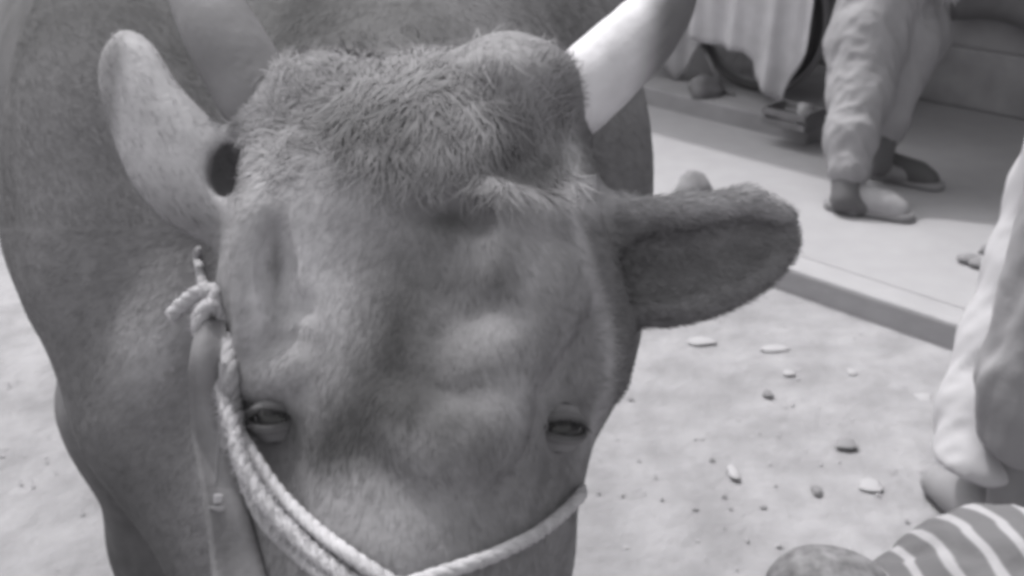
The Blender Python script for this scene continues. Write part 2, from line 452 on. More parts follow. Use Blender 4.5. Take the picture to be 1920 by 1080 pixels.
# --- folds and ridges, laid on the surface found so far
V0, Q0 = f.mesh(); B0 = BVHTree.FromPolygons(V0.tolist(), Q0.tolist())
def SK(px, py, o):
    d = Vector(K(px, py, 1)).normalized(); h = B0.ray_cast(Vector((0, 0, 0)), d)
    if h[0] is None: return None
    return tuple(h[0]-d*o)
def stroke(pts, k=.015, sub=False, up=.0):
    q = []
    for a, b in zip(pts[:-1], pts[1:]):
        for t in (0, .25, .5, .75):
            p = [a[i]+(b[i]-a[i])*t for i in range(3)]; h = SK(p[0], p[1], 0)
            if h: q.append((h, p[2]))
    h = SK(pts[-1][0], pts[-1][1], 0)
    if h: q.append((h, pts[-1][2]))
    q = [(tuple(Vector(h)*(1-(up if not sub else up))), r_) for h, r_ in q]
    if len(q) > 1: f.chain(q, k, sub)
RS = [[(482, 370, .008), (478, 470, .011), (485, 560, .011), (478, 690, .009)],
      [(1085, 300, .007), (1078, 380, .009), (1102, 480, .010), (1130, 570, .011), (1142, 650, .011), (1135, 730, .008)],
      [(900, 375, .007), (985, 400, .009), (1060, 420, .007)],
      [(450, 690, .009), (500, 712, .010), (570, 690, .008)]]
GS = [[(514, 430, .007), (517, 500, .009), (521, 548, .007)], [(526, 576, .005), (568, 574, .005)],
      [(775, 402, .007), (845, 392, .010), (900, 412, .008)]]
FS = [[(950, 440, .012), (940, 520, .014), (985, 590, .012)], [(1030, 470, .012), (1040, 540, .014), (960, 650, .014), (880, 710, .012)],
      [(750, 790, .009), (820, 850, .011), (890, 830, .011), (935, 760, .010)]]
for q in FS: stroke(q, .035, False, -.0155)
for q in RS: stroke([(a, b, c*.95) for a, b, c in q], .022, False, -.0055)
for q in GS: stroke(q, .014, True, .0045)
EYES = []
for px, py, rot, yaw in ((522, 782, -4, 14), (1046, 800, 8, -20)):
    c_ = Vector(SK(px, py, -.0085)); EYES.append((c_, rot, yaw));
Vk, Q = f.mesh(); Vk = relax(Vk, Q, 2, .5)
Vk = Vk*(1+((vnoise_(Vk, 7, 51)*.006+vnoise_(Vk, 17, 52)*.0022)*np.clip((-Vk[:, 2]-1.03)/.12, 0, 1))[:, None]).astype(np.float32)
rotM = np.array(CAMM, np.float32)
Vw = Vk @ rotM.T + np.array([0, 0, CH], np.float32)
COWLOC = Vector((-.35, 1.65, 0))
pxv = 960+F*Vk[:, 0]/(-Vk[:, 2]); pyv = 540-F*Vk[:, 1]/(-Vk[:, 2]); dv = -Vk[:, 2]

def sstep(a, b, x):
    t = np.clip((x-a)/(b-a), 0, 1); return t*t*(3-2*t)
def blob(cx, cy, rx, ry, rot=0):
    c, s_ = math.cos(R(rot)), math.sin(R(rot)); dx = pxv-cx; dy = pyv-cy
    u = (dx*c+dy*s_)/rx; v = (-dx*s_+dy*c)/ry
    return np.exp(-(u*u+v*v)*1.2)
coat = .95+.08*vnoise(Vk, 14, 1)+.09*vnoise(Vk, 38, 2)+.06*vnoise(Vk, 85, 3)
hd = dv < 1.06
# coat markings of the head: dark swirl, dark ear lining; side light, sunlit outer ear, cheek and crease shade painted in
for cx, cy, rx, ry, a, rot in [(518, 495, 16, 75, -.85, 0), (482, 520, 20, 150, .45, 0), (546, 577, 30, 8, -.45, 0), (530, 785, 50, 26, -.25, 0), (950, 500, 22, 60, -.2, 15), (1000, 520, 16, 50, .2, 15), (860, 790, 60, 30, -.2, -30), (960, 820, 26, 80, .2, 10), (520, 800, 60, 40, -.22, 0), (640, 225, 120, 40, -.15, 0), (1000, 480, 40, 60, .15, 0), (930, 540, 20, 60, -.12, 10), (1060, 640, 14, 70, .25, 15), (900, 560, 25, 120, -.12, 20), (740, 620, 30, 90, -.14, 0), (560, 520, 110, 200, .85, 0), (640, 370, 120, 60, .10, 0), (760, 620, 130, 230, -.36, -8), (830, 480, 90, 60, -.10, 0), (660, 840, 90, 70, -.15, 0), (560, 840, 130, 90, -.18, 0), (640, 800, 120, 110, -.22, 0),
        (1070, 800, 60, 110, -.24, 15), (700, 680, 90, 80, -.25, 0), (750, 760, 80, 60, -.42, 0), (650, 840, 80, 60, -.30, 0), (900, 800, 80, 60, -.12, 0), (565, 650, 60, 60, -.55, 0), (625, 760, 60, 60, -.18, 0), (1000, 750, 60, 60, .15, 0), (1000, 290, 60, 50, .15, 0), (1010, 300, 70, 50, -.35, 0), (845, 410, 60, 26, -.35, 0), (830, 990, 180, 70, .10, 0), (930, 870, 50, 90, -.16, 10), (770, 840, 30, 60, .18, -40), (500, 180, 70, 70, .12, 0), (690, 215, 120, 45, -.28, 0)]:
    coat += np.where(hd, 1.15*a*blob(cx, cy, rx, ry, rot), 0)
HE = np.interp(pyv, [150, 270, 380, 500, 600, 680, 760, 830, 930], [1070, 1090, 1090, 1120, 1152, 1162, 1150, 1120, 1085])
ear = (pxv > HE) & (dv < 1.02) & (pyv > 330) & (pyv < 660); coat = np.where(ear, .74+.52*sstep(425, 385, pyv), coat)  # dark lining, with light on the upper rim painted paler
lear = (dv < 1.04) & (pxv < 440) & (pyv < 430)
ec = 1.62-.75*sstep(280, 420, pyv-.25*(pxv-300))-.75*sstep(238, 205, pxv+.1*(pyv-200))+.35*sstep(195, 180, pxv)-.8*blob(258, 52, 26, 22)+.10*vnoise(Vk, 40, 9)  # sunlight on the outer ear painted pale, groove and base darker
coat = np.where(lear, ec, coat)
coat = np.where((np.hypot((pxv-440)/1.0, (pyv-322)/1.3) < 44) & (dv < 1.05), 1.0, coat)  # shadow oval at the ear opening painted darker
hb = sstep(1.02, 1.15, dv)*(1-(lear | ear))
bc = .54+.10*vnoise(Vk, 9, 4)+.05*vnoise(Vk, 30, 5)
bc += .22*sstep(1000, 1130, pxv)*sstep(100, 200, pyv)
bc -= .14*blob(345, 130, 70, 170, -25)+.15*blob(560, 60, 60, 80)+.08*blob(200, 980, 80, 160)+.10*blob(120, 450, 120, 200)+.22*sstep(250, 40, pyv)*sstep(400, 250, np.abs(pxv-350))+.14*sstep(750, 950, pyv)*sstep(420, 260, pxv)  # horn's shadow beside it painted darker; sunlit upper back toned down
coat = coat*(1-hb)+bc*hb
body = dv > 1.06
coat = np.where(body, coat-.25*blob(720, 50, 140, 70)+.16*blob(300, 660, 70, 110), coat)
coat *= 1-.56*np.clip(blob(720, 50, 200, 80)*1.4, 0, 1)*sstep(150, 118, pyv)*sstep(.99, 1.03, dv)  # hump coat darkened to hold down its sunlight
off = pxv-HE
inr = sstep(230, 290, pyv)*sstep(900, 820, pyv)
coat += .42*np.exp(-((off+20)/13.)**2)*inr*(dv < 1.08)  # rim light along the head's edge painted into the coat
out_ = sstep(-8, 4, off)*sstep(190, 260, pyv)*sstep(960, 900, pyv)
coat = coat*(1-out_)+np.where(ear & (pyv < 430), coat, np.minimum(coat, .62+.12*sstep(1180, 1300, pxv)))*out_  # shade on neck and ear root beyond that edge, painted in
st = vnoise(Vk*np.array([1, .18, 1]), 130, 17)
coat += .09*st*blob(330, 560, 160, 230)+.34*blob(320, 660, 80, 90)+.05*st*hb  # hair streaks, plus a paler blob painting light on the neck fold
coat = np.clip(coat, .2, 2.1)
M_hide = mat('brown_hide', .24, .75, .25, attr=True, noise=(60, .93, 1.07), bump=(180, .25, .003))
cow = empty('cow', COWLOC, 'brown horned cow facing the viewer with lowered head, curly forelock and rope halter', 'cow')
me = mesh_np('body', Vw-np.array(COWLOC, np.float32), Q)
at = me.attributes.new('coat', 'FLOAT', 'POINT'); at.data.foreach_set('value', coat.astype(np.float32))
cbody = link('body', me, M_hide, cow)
tri = np.concatenate([Q[:, [0, 1, 2]], Q[:, [0, 2, 3]]])
hm = (dv[tri] < 1.12).all(1)
BV = BVHTree.FromPolygons([Vector(v) for v in Vw.tolist()], tri.tolist())
def hit(px, py, off=0.0, dflt=1.0):
    """point of the cow's surface under a pixel, lifted towards its outside"""
    o = Vector((0, 0, CH)); d = (P(px, py, 1)-o).normalized()
    h = BV.ray_cast(o, d)
    if h[0] is None: return P(px, py, dflt)
    return h[0]+h[1].normalized()*off*(1 if h[1].dot(d) < 0 else -1)
# horns
M_horn = mat('pale_horn', .49, .75, .25, noise=(22, .82, 1.1), bump=(70, .4, .003), attr=True)
def horn(pts, shade):
    sp = spline([P(*p[:3]) for p in pts], 8)
    rs = np.interp(np.linspace(0, len(pts)-1, len(sp)), range(len(pts)), [p[3] for p in pts])
    rs = [r*(1+.006*math.sin(i*1.1)) for i, r in enumerate(rs)]
    bm = bmesh.new(); tube(bm, sp, rs, 20)
    me = bm_mesh('horn', bm, True); me.transform(Matrix.Translation(-COWLOC))
    n = len(sp); v = []
    for q in me.vertices:
        h = W2K(q.co+COWLOC); v.append(shade((960-F*h[0]/h[2], 540+F*h[1]/h[2])))
    at = me.attributes.new('coat', 'FLOAT', 'POINT'); at.data.foreach_set('value', v)
    return link('horn', me, M_horn, cow)
horn([(1010, 235, .955, .036), (1085, 175, .948, .036), (1150, 115, .94, .034), (1212, 55, .935, .031), (1255, -5, .93, .025), (1280, -70, .93, .016), (1290, -140, .94, .005)],
     lambda p: 1.25-.97*float(sstep(1195, 1262, p[0]+p[1]*.15)))
horn([(550, 270, .965, .036), (480, 172, .960, .037), (408, 50, .96, .034), (360, -50, .98, .026), (350, -140, .99, .018), (345, -210, 1.0, .008)],
     lambda p: .42)
# eyes
M_eye = mat('dark_eye', .03, .12, .5)
for c_, rot, yaw in EYES:
    Mt = Matrix.Translation(Vector((0, 0, CH))-COWLOC) @ CAMM.to_4x4() @ Matrix.Translation(c_) @ Matrix.Rotation(R(-rot), 4, 'Z') @ Matrix.Rotation(R(-yaw), 4, 'Y') @ Matrix.Rotation(R(-4), 4, 'X')
    bm = bmesh.new(); bmesh.ops.create_uvsphere(bm, u_segments=32, v_segments=20, radius=.0222, matrix=Mt)
    eye = link('eye', bm_mesh('eye', bm, True), M_eye, cow)
    for up_ in (1, -1):
        bm = bmesh.new(); rows = []; cv = []
        na, nb = 28, 9
        for ia in range(na+1):
            a_ = -1.05+2.1*ia/na; hh = (.31 if up_ > 0 else .24)*max(0, math.cos(a_/1.0*math.pi/2*.98))**.8; row = []
            for ib in range(-1, nb+1):
                t_ = max(ib, 0)/nb; b_ = hh+(1.15-hh)*t_; rr = (.0215 if ib < 0 else .0252+.0012*math.sin(t_*9)-.004*t_*t_)
                p = Vector((math.sin(a_)*math.cos(b_), up_*math.sin(b_), math.cos(a_)*math.cos(b_)))*rr
                row.append(bm.verts.new(Mt @ p)); cv.append(.42 if ib <= 1 else (.62 if ib < 4 else .85))
            rows.append(row)
        for x, y in zip(rows[:-1], rows[1:]):
            for k in range(nb+1): bm.faces.new((x[k], x[k+1], y[k+1], y[k]) if up_ < 0 else (x[k], y[k], y[k+1], x[k+1]))
        me = bm_mesh('eyelid', bm, True); at = me.attributes.new('coat', 'FLOAT', 'POINT'); at.data.foreach_set('value', cv)
        lid = link('eyelid', me, M_hide, cow)
        if up_ > 0:
            bm = bmesh.new()
            for k in range(70):
                a_ = random.uniform(-.85, .85); hh = .31*math.cos(a_*math.pi/2*.98)**.8
                p = Vector((math.sin(a_)*math.cos(hh), math.sin(hh), math.cos(a_)*math.cos(hh)))*.0255; q = p+Vector((a_*.006, -.004+random.uniform(-.002, .002), .010+random.uniform(-.002, .003)))
                w_ = Vector((.0004, 0, 0)); m_ = p.lerp(q, .5)+Vector((0, -.0015, 0))
                v_ = [bm.verts.new(Mt @ x) for x in (p-w_, p+w_, m_+w_*.7, m_-w_*.7, q)]
                bm.faces.new(v_[:4]); bm.faces.new((v_[3], v_[2], v_[4]))
            link('eyelashes', bm_mesh('eyelashes', bm), M_eye, lid)

# --- hair: tapered ribbons grown from the hide
Tv = Vw[tri]; nrm = np.cross(Tv[:, 1]-Tv[:, 0], Tv[:, 2]-Tv[:, 0]); area = np.linalg.norm(nrm, axis=1)/2
nrm /= (area*2+1e-12)[:, None]
def hair(name, count, weight, length, width, flow, curl, lift, m, shade=None, seg=3, clump=0, var=(.8, 1.22)):
    """weight(tri centres px,py,d) -> density; flow(centre k-space) -> direction in view axes"""
    cx = pxv[tri].mean(1); cy = pyv[tri].mean(1); cdp = dv[tri].mean(1)
    wgt = area*weight(cx, cy, cdp); wgt = np.maximum(wgt, 0)
    for e_ in EYES: wgt = wgt*(np.linalg.norm(Vk[tri[:, 0]]-np.array(e_[0]), axis=1) > .0275)
    pr = wgt/wgt.sum()
    t = RNG.choice(len(tri), count, p=pr)
    u = RNG.random((count, 2)); fl = u.sum(1) > 1; u[fl] = 1-u[fl]
    A = Tv[t]; root = A[:, 0]+(A[:, 1]-A[:, 0])*u[:, :1]+(A[:, 2]-A[:, 0])*u[:, 1:]
    nn = nrm[t]; k = (root-np.array([0, 0, CH])) @ rotM
    px = 960+F*k[:, 0]/(-k[:, 2]); py = 540-F*k[:, 1]/(-k[:, 2])
    D = flow(px, py, k); D = D @ rotM.T
    D += RNG.normal(0, .22, D.shape)
    D -= nn*(D*nn).sum(1)[:, None]; D /= np.linalg.norm(D, axis=1)[:, None]+1e-9
    L = length(px, py)*RNG.uniform(.6, 1.2, count)
    sidev = np.cross(nn, D)
    cr = curl(px, py)*(vnoise(k, 90, 12)+.6*vnoise(k, 230, 15))
    pts = []; 
    for i in range(seg+1):
        s_ = i/seg; ang = cr*s_
        pos = root+ (D*np.cos(ang*.6)[:, None]+sidev*np.sin(ang)[:, None]*.8)*(L*s_)[:, None]+nn*(lift*L*np.sin(s_*2.4))[:, None]
        pts.append(pos)
    wv = width*RNG.uniform(.7, 1.3, count)
    VV = []
    for i in range(seg+1):
        tp = (1-i/seg)*.85+.15
        VV += [pts[i]-sidev*(wv*tp/2)[:, None], pts[i]+sidev*(wv*tp/2)[:, None]]
    VV = np.stack(VV, 1).reshape(-1, 3); m_ = 2*(seg+1)
    base = (np.arange(count)*m_)[:, None, None]
    q = np.array([[2*i, 2*i+1, 2*i+3, 2*i+2] for i in range(seg)])[None]
    me = mesh_np(name, VV-np.array(COWLOC), (base+q).reshape(-1, 4))
    c0 = coat[tri[t]].mean(1)
    if shade is not None: c0 = shade(px, py, c0)
    c0 = c0*(1+.16*vnoise(k, 120, 21))*RNG.uniform(*var, count)
    at = me.attributes.new('coat', 'FLOAT', 'POINT'); at.data.foreach_set('value', np.repeat(c0, m_).astype(np.float32))
    return link(name, me, m, cow)
M_hair = mat('cow_hair', .245, .7, .25, attr=True)
def flow_face(px, py, k):
    D = np.zeros((len(px), 3)); dx = (px-800)/300; dy = (py-470)/300
    dn = sstep(420, 520, py)
    D[:, 0] = dx*.9*(1-dn*.4)+.25*vnoise(k, 25, 31); D[:, 1] = -(dn*1.0+(1-dn)*(.7))+.25*vnoise(k, 22, 33)
    e = px > 1110; D[e, 0] = 1; D[e, 1] = -.15
    e = (px < 430) & (py < 430); D[e, 0] = -.5; D[e, 1] = .8
    return D
front = lambda cx, cy, d: sstep(1.5, 1.08, d)*((cy > -250) & (cy < 1350))
hair('coat_hair', 85000, lambda cx, cy, d: front(cx, cy, d)*(1-.6*((cx < 440) & (cy < 430) & (d < 1.04)))*(1+1.0*((cy > -50) & (cy < 1100))), lambda px, py: .009+0*px, .0011, flow_face, lambda px, py: .3+0*px, .05, M_hair, seg=2, var=(.84, 1.08))
def fl_w(cx, cy, d):
    return (d < 1.02)*(np.exp(-((cx-880)/125.)**2-((cy-280)/80.)**2)*(.35+.65*(vnoise(np.stack([cx, cy, cy*0], 1), .02, 77) > 0))+1.1*np.exp(-((cx-520)/55.)**2-((cy-230)/85.)**2)+.5*np.exp(-((cx-700)/120.)**2-((cy-220)/60.)**2))*(cy < 400+60*np.sin(cx*.021)+40*np.sin(cx*.05))*(cy > 100)
def fl_flow(px, py, k):
    D = np.zeros((len(px), 3)); left = px < 640
    D[:, 0] = np.where(left, -.8, (px-850)/330.)+.35*vnoise(k, 40, 41); D[:, 1] = np.where(left, .15, -1)+.35*vnoise(k, 40, 43)
    return D
hair('forelock', 7000, fl_w, lambda px, py: np.where(px < 640, .022, .030)*np.clip(1-(py-300)/260, .45, 1), .0017, fl_flow, lambda px, py: np.where(px < 640, 1.9, 1.3), .10, M_hair, seg=6,
     shade=lambda px, py, c: c*(.90+.14*(px < 600)))  # left curls painted paler for their rim light
def tf_flow(px, py, k):
    D = np.zeros((len(px), 3)); D[:, 0] = (px-760)/500+.9*vnoise(k, 30, 71); D[:, 1] = .9+.8*vnoise(k, 35, 73); D[:, 2] = .3; return D
hair('poll_tuft', 2600, lambda cx, cy, d: (d < 1.04)*(np.exp(-((cx-740)/190.)**2-((cy-150)/45.)**2)+1.2*np.exp(-((cx-1050)/30.)**2-((cy-185)/60.)**2)+.8*np.exp(-((cx-520)/40.)**2-((cy-190)/60.)**2)), lambda px, py: .019+.008*np.sin(px*.05), .0015, tf_flow, lambda px, py: 1.9+0*px, .22, M_hair, seg=5)
hair('ear_hair', 9000, lambda cx, cy, d: (d < 1.02)*((cx > 1150)+0.02*(cx < 400)), lambda px, py: .008+0*px, .0010,
     flow_face, lambda px, py: .8+0*px, .35, M_hair, seg=3)

# --- halter
M_rope = mat('pale_cotton_rope', .43, .9, .1, noise=(90, .82, 1.1), bump=(200, .5, .003))
M_rope2 = mat('faded_cotton_rope', .31, .9, .1, noise=(90, .82, 1.1), bump=(200, .5, .003))
def twisted(bm, pts, r, pitch=.035, strands=3):
    sp = spline(pts, 10); L = 0; prev = None; lines = [[] for _ in range(strands)]
    for i, p in enumerate(sp):
        a = sp[max(i-1, 0)]; b = sp[min(i+1, len(sp)-1)]; t = (b-a).normalized()
        if prev is None: x = t.cross(Vector((0, 0, 1))); x = x if x.length > .1 else t.cross(Vector((1, 0, 0)))
        else: x = prev-t*prev.dot(t); L += (p-sp[i-1]).length
        x.normalize(); prev = x; y = t.cross(x)
        for s_ in range(strands):
            an = L/pitch*2*math.pi+s_*2*math.pi/strands
            lines[s_].append(p+(x*math.cos(an)+y*math.sin(an))*r*.30)
    for l in lines: tube(bm, l, r*.70, 8)
halt = empty('rope_halter', hit(380, 560), 'pale twisted cotton rope halter knotted at the cheek and looped round the cow\'s muzzle', 'rope')
def rp(name, pts, r, m=M_rope, pitch=.035):
    bm = bmesh.new(); twisted(bm, pts, r, pitch); return new_obj(name, bm, m, halt, True)
H = lambda px, py, o=.010, d=1.0: hit(px, py, o, d)
main = [(392, 600), (398, 660), (418, 740), (435, 800), (455, 870), (500, 945), (560, 1010), (620, 1060), (690, 1110)]
def drop(pts, o, d0, d1):
    """rope hanging between two depths a little clear of the hide"""
    out = []
    for i, (px, py) in enumerate(pts):
        d = d0+(d1-d0)*(i/(len(pts)-1)); h = hit(px, py, o, d)
        dh = -W2K(h)[2]
        out.append(P(px, py, min(d, dh)))
    return out
rp('noseband', drop(main, .012, .93, .79), .0068)
rp('noseband', drop([(437, 790)]+[(x+17+.10*max(0, y-860), y-19) for x, y in main[4:]]+[(760, 1100)], .012, .90, .785), .0062, M_rope)
rp('noseband', drop([(435, 800), (450, 870)]+[(x-12, y+20) for x, y in main[5:]], .012, .90, .80), .0062, M_rope2)
rp('noseband', [P(1078, 880, 1.14), P(1084, 905, 1.06), H(1078, 922, .006, 1.0), H(1052, 948, .008), H(1000, 992, .008), H(950, 1022, .008), H(900, 1045, .009), H(840, 1065, .009), H(780, 1085, .010), H(720, 1110, .010)], .0060)
rp('cheek_rope', drop([(392, 610), (425, 640), (432, 700), (440, 770), (452, 830)], .012, .935, .90), .0078, M_rope2)
# knot and loose end
K0 = P(380, 575, .925)
bm = bmesh.new()
kp = [P(322, 592, .93), P(345, 568, .925), P(378, 545, .918), P(400, 548, .915), P(398, 572, .912), P(378, 585, .912), P(372, 610, .915), P(385, 640, .918), P(410, 645, .918), P(424, 612, .918), P(410, 585, .914), P(388, 575, .905), P(376, 600, .905), P(380, 630, .91)]
twisted(bm, kp, .0072, .03)
new_obj('knot', bm, M_rope, halt, True)
rp('cheek_rope', [P(385, 548, .925), P(378, 520, .95), H(372, 490, .004), P(372, 470, 1.06)], .005, M_rope2)
# hanging lead strap with its buckle tag
strap = empty('lead_strap', P(400, 640, .94), 'grey cloth lead strap hanging below the halter knot, with a small pale tag', 'strap')
M_strap = mat('grey_cloth_strap', .20, .9, .1, noise=(40, .85, 1.1), bump=(150, .4, .002))
def ribbon(pts, wd, th=.003, fold=.0, lift=0):
    """pts: list of (px,py,d,width_px)"""
    dd = [min(p[2], *[-W2K(hit(p[0]+q*p[3]/2, p[1], 0, 9))[2]-.012 for q in (-1, 0, 1)])-lift for p in pts]
    sp = [(P(p[0]-p[3]/2, p[1], e_), P(p[0]+p[3]/2, p[1], e_+.006)) for p, e_ in zip(pts, dd)]
    L = spline([a for a, b in sp], 6); Rr = spline([b for a, b in sp], 6)
    bm = bmesh.new(); n_ = 9; back = (P(960, 540, 1)-Vector((0, 0, CH))).normalized()*th
    g = []
    for a, b in zip(L, Rr):
        row = []
        for k in range(n_):
            t = k/(n_-1); p = a.lerp(b, t)+back*(math.sin(t*7+a.z*20)*fold)
            row.append((bm.verts.new(p), bm.verts.new(p+back)))
        g.append(row)
    for i in range(len(g)-1):
        for k in range(n_-1):
            bm.faces.new((g[i][k][0], g[i][k+1][0], g[i+1][k+1][0], g[i+1][k][0]))
            bm.faces.new((g[i+1][k][1], g[i+1][k+1][1], g[i][k+1][1], g[i][k][1]))
        for k in (0, n_-1): bm.faces.new((g[i][k][0], g[i+1][k][0], g[i+1][k][1], g[i][k][1]))
    for i in (0, len(g)-1):
        for k in range(n_-1): bm.faces.new((g[i][k][0], g[i][k+1][0], g[i][k+1][1], g[i][k][1]))
    bmesh.ops.recalc_face_normals(bm, faces=bm.faces)
    return bm
new_obj('webbing', ribbon([(395, 600, .955, 50), (390, 680, .965, 76), (398, 800, .97, 84), (425, 950, .975, 80), (450, 1080, .985, 100), (470, 1200, .99, 105)], .03, fold=1.2), M_strap, strap, True)
new_obj('tie_strip', ribbon([(420, 680, .945, 20), (420, 800, .950, 24), (414, 925, .955, 26)], .01, fold=.3, lift=.008), mat('light_cloth', .36, .9, .1), strap, True)
new_obj('tag', ribbon([(414, 928, .948, 26), (414, 944, .948, 26)], .01, lift=.014), mat('pale_tag', .55, .7, .2), strap, True)
new_obj('tag', ribbon([(412, 950, .951, 42), (408, 992, .953, 40)], .01, lift=.014), mat('grey_tag', .38, .8, .2), strap, True)

# loose fibres standing off the rope
VV, FF = [], []
def fibres(pts, r, cnt):
    for _ in range(cnt):
        i = random.randrange(len(pts)-1); p = pts[i].lerp(pts[i+1], random.random()); d = Vector([random.gauss(0, 1) for _ in range(3)]).normalized()
        q = p+d*r*.8; e = q+d*random.uniform(.002, .006)+Vector([random.gauss(0, .003) for _ in range(3)]); sd_ = d.cross(Vector((.3, .9, .1))).normalized()*.0005
        b_ = len(VV); VV.extend([tuple(q-sd_-halt.location), tuple(q+sd_-halt.location), tuple(e-halt.location)]); FF.append((b_, b_+1, b_+2))
fibres(spline(drop(main, .012, .93, .79), 8), .0085, 3200); fibres(spline(kp, 6), .009, 900)
me = bpy.data.meshes.new('loose_fibres'); me.from_pydata(VV, [], FF); link('loose_fibres', me, M_rope, halt)
# ------------------------------------------------------------ things round the cow
def PL(px, py, w_):
    """point under a pixel on the upright plane at street distance w_"""
    o = Vector((0, 0, CH)); d = P(px, py, 1)-o
    return o+d*((w_-o.dot(N))/d.dot(N))
# curtain on the shop wall
def cloth_sheet(name, s0, s1, w_, ztop, hem, m, folds=.03, freq=22, th=.004, nu=90, nv=26, parent=None, wob=1.0, loc=None, lean=0, foldf=None):
    bm = bmesh.new(); fr, bk = [], []
    for i in range(nu+1):
        s_ = s0+(s1-s0)*i/nu; zb = hem(s_); cf, cb = [], []
        for j in range(nv+1):
            t = j/nv; z = ztop+(zb-ztop)*t
            dw = folds*(math.sin(s_*freq+math.sin(s_*7)*1.3+t*wob)*.6+math.sin(s_*freq*2.3+1+t*.7)*.25)*(.35+.65*t)-lean*t
            cf.append(bm.verts.new(SW(s_, w_+dw, z))); cb.append(bm.verts.new(SW(s_, w_+dw+th, z)))
        fr.append(cf); bk.append(cb)
    for i in range(nu):
        for j in range(nv):
            bm.faces.new((fr[i][j], fr[i+1][j], fr[i+1][j+1], fr[i][j+1])); bm.faces.new((bk[i][j+1], bk[i+1][j+1], bk[i+1][j], bk[i][j]))
    for i in range(nu):
        bm.faces.new((fr[i][nv], fr[i+1][nv], bk[i+1][nv], bk[i][nv])); bm.faces.new((bk[i][0], bk[i+1][0], fr[i+1][0], fr[i][0]))
    for i in (0, nu):
        for j in range(nv): bm.faces.new((fr[i][j], fr[i][j+1], bk[i][j+1], bk[i][j]))
    bmesh.ops.recalc_face_normals(bm, faces=bm.faces)
    return new_obj(name, bm, m, parent, True, loc=loc)
a = PL(1775, 33, 4.93); b = PL(1925, 58, 4.93); c0 = a.dot(U)
cur = cloth_sheet('curtain', c0, 4.2, 4.93, 2.3, lambda s_: a.z+(b.z-a.z)*min(1, (s_-c0)/(b.dot(U)-c0))+.02*math.sin(s_*9), mat('grey_curtain_cloth', .20, .95, .05, noise=(6, .8, 1.15)), .03, 15, loc=SW(c0, 4.93, 2.3))
tag(cur, 'grey pleated curtain hanging on the dark shop wall at the top right corner', 'curtain')

# --- bicycle on the platform
M_black = mat('black_rubber', .10, .7, .3)
M_steel = mat('dull_steel', .22, .5, .5, metal=.3)
M_paint = mat('dark_bicycle_paint', .07, .5, .4)
PT = PZ+.085
WR = .34; WB_ = 4.30
cpt = PL(1418, 62, WB_); cs = cpt.dot(U)
bike = empty('bicycle', SW(cs, WB_, PT), 'dark bicycle parked on the platform step under a draped cloth', 'bicycle')
def BP(a, z, dw=0): return SW(cs-a, WB_+dw, PT+z)               # a = metres ahead of the rear hub
def bobj(name, bm, m, parent=None, smooth=True):
    me = bm_mesh(name, bm, smooth); me.transform(Matrix.Translation(-bike.location)); return link(name, me, m, parent or bike)
def ringp(c, r, n=48): return [BP(c+r*math.cos(2*math.pi*i/n), WR+r*math.sin(2*math.pi*i/n)) for i in range(n)]
for c in (0, 1.05):
    bm = bmesh.new(); tube(bm, ringp(c, WR-.022), .021, 8, closed=True); tyre = bobj('wheel', bm, M_black)
    bm = bmesh.new(); tube(bm, ringp(c, WR-.046), .009, 6, closed=True); bobj('rim', bm, M_steel, tyre)
    bm = bmesh.new()
    for k in range(28):
        an = 2*math.pi*k/28; dw = .025*(1 if k % 2 else -1)
        tube(bm, [BP(c+.015*math.cos(an+.9), WR+.015*math.sin(an+.9), dw), BP(c+(WR-.05)*math.cos(an), WR+(WR-.05)*math.sin(an))], .0014, 4)
    bobj('spokes', bm, M_steel, tyre)
    bm = bmesh.new(); tube(bm, [BP(c, WR, -.05), BP(c, WR, .05)], .018, 10); bobj('hub', bm, M_steel, tyre)
    bm = bmesh.new()                                                       # mudguard band
    prev = None
    for i in range(31):
        an = R(-62 if c == 0 else 20)+R(195 if c == 0 else 170)*i/30
        an = R(180)-an if c == 0 else an
        rr = WR+.022; q = [bm.verts.new(BP(c+(rr+h)*math.cos(an), WR+(rr+h)*math.sin(an), dw)) for dw, h in ((-.03, -.006), (-.015, .003), (.015, .003), (.03, -.006), (.03, -.009), (.015, 0), (-.015, 0), (-.03, -.009))]
        if prev:
            for k in range(8): bm.faces.new((prev[k], prev[(k+1) % 8], q[(k+1) % 8], q[k]))
        prev = q
    bobj('mudguard', bm, mat('grey_mudguard', .24, .5, .4))
bm = bmesh.new()
for A, B_, r_ in [((0, WR), (.42, .29), .010), ((0, WR), (.27, .82), .009), ((.42, .29), (.25, .88), .016), ((.42, .29), (.86, .74), .018), ((.28, .80), (.84, .84), .016), ((.84, .70), (.81, .98), .018)]:
    tube(bm, [BP(*A), BP(*B_)], r_, 10)
bobj('frame', bm, M_paint)
bm = bmesh.new()
for dw in (-.05, .05): tube(bm, [BP(.855, .70, dw*.5), BP(.90, .60, dw), BP(1.05, WR, dw)], .010, 8)
bobj('fork', bm, M_paint)
bm = bmesh.new(); tube(bm, spline([BP(.66, 1.02, -.28), BP(.78, 1.06, -.2), BP(.81, 1.0, 0), BP(.78, 1.06, .2), BP(.66, 1.02, .28)], 8), .012, 8); bobj('handlebar', bm, M_steel)
bm = bmesh.new(); tube(bm, [BP(.25, .86), BP(.24, .96)], .012, 8); add_box(bm, BP(.22, .985), (.12, .07, .03), Rz, .025); bobj('saddle', bm, M_black)
bm = bmesh.new()
for dw in (-.06, 0, .06): tube(bm, [BP(.2, .72, dw), BP(-.34, .72, dw)], .006, 6)
for dw in (-.06, .06): tube(bm, [BP(-.2, .72, dw), BP(0, WR, dw)], .005, 6)
for a_ in (-.33, -.1, .15): tube(bm, [BP(a_, .727, -.06), BP(a_, .727, .06)], .005, 6)
bobj('carrier', bm, M_steel)
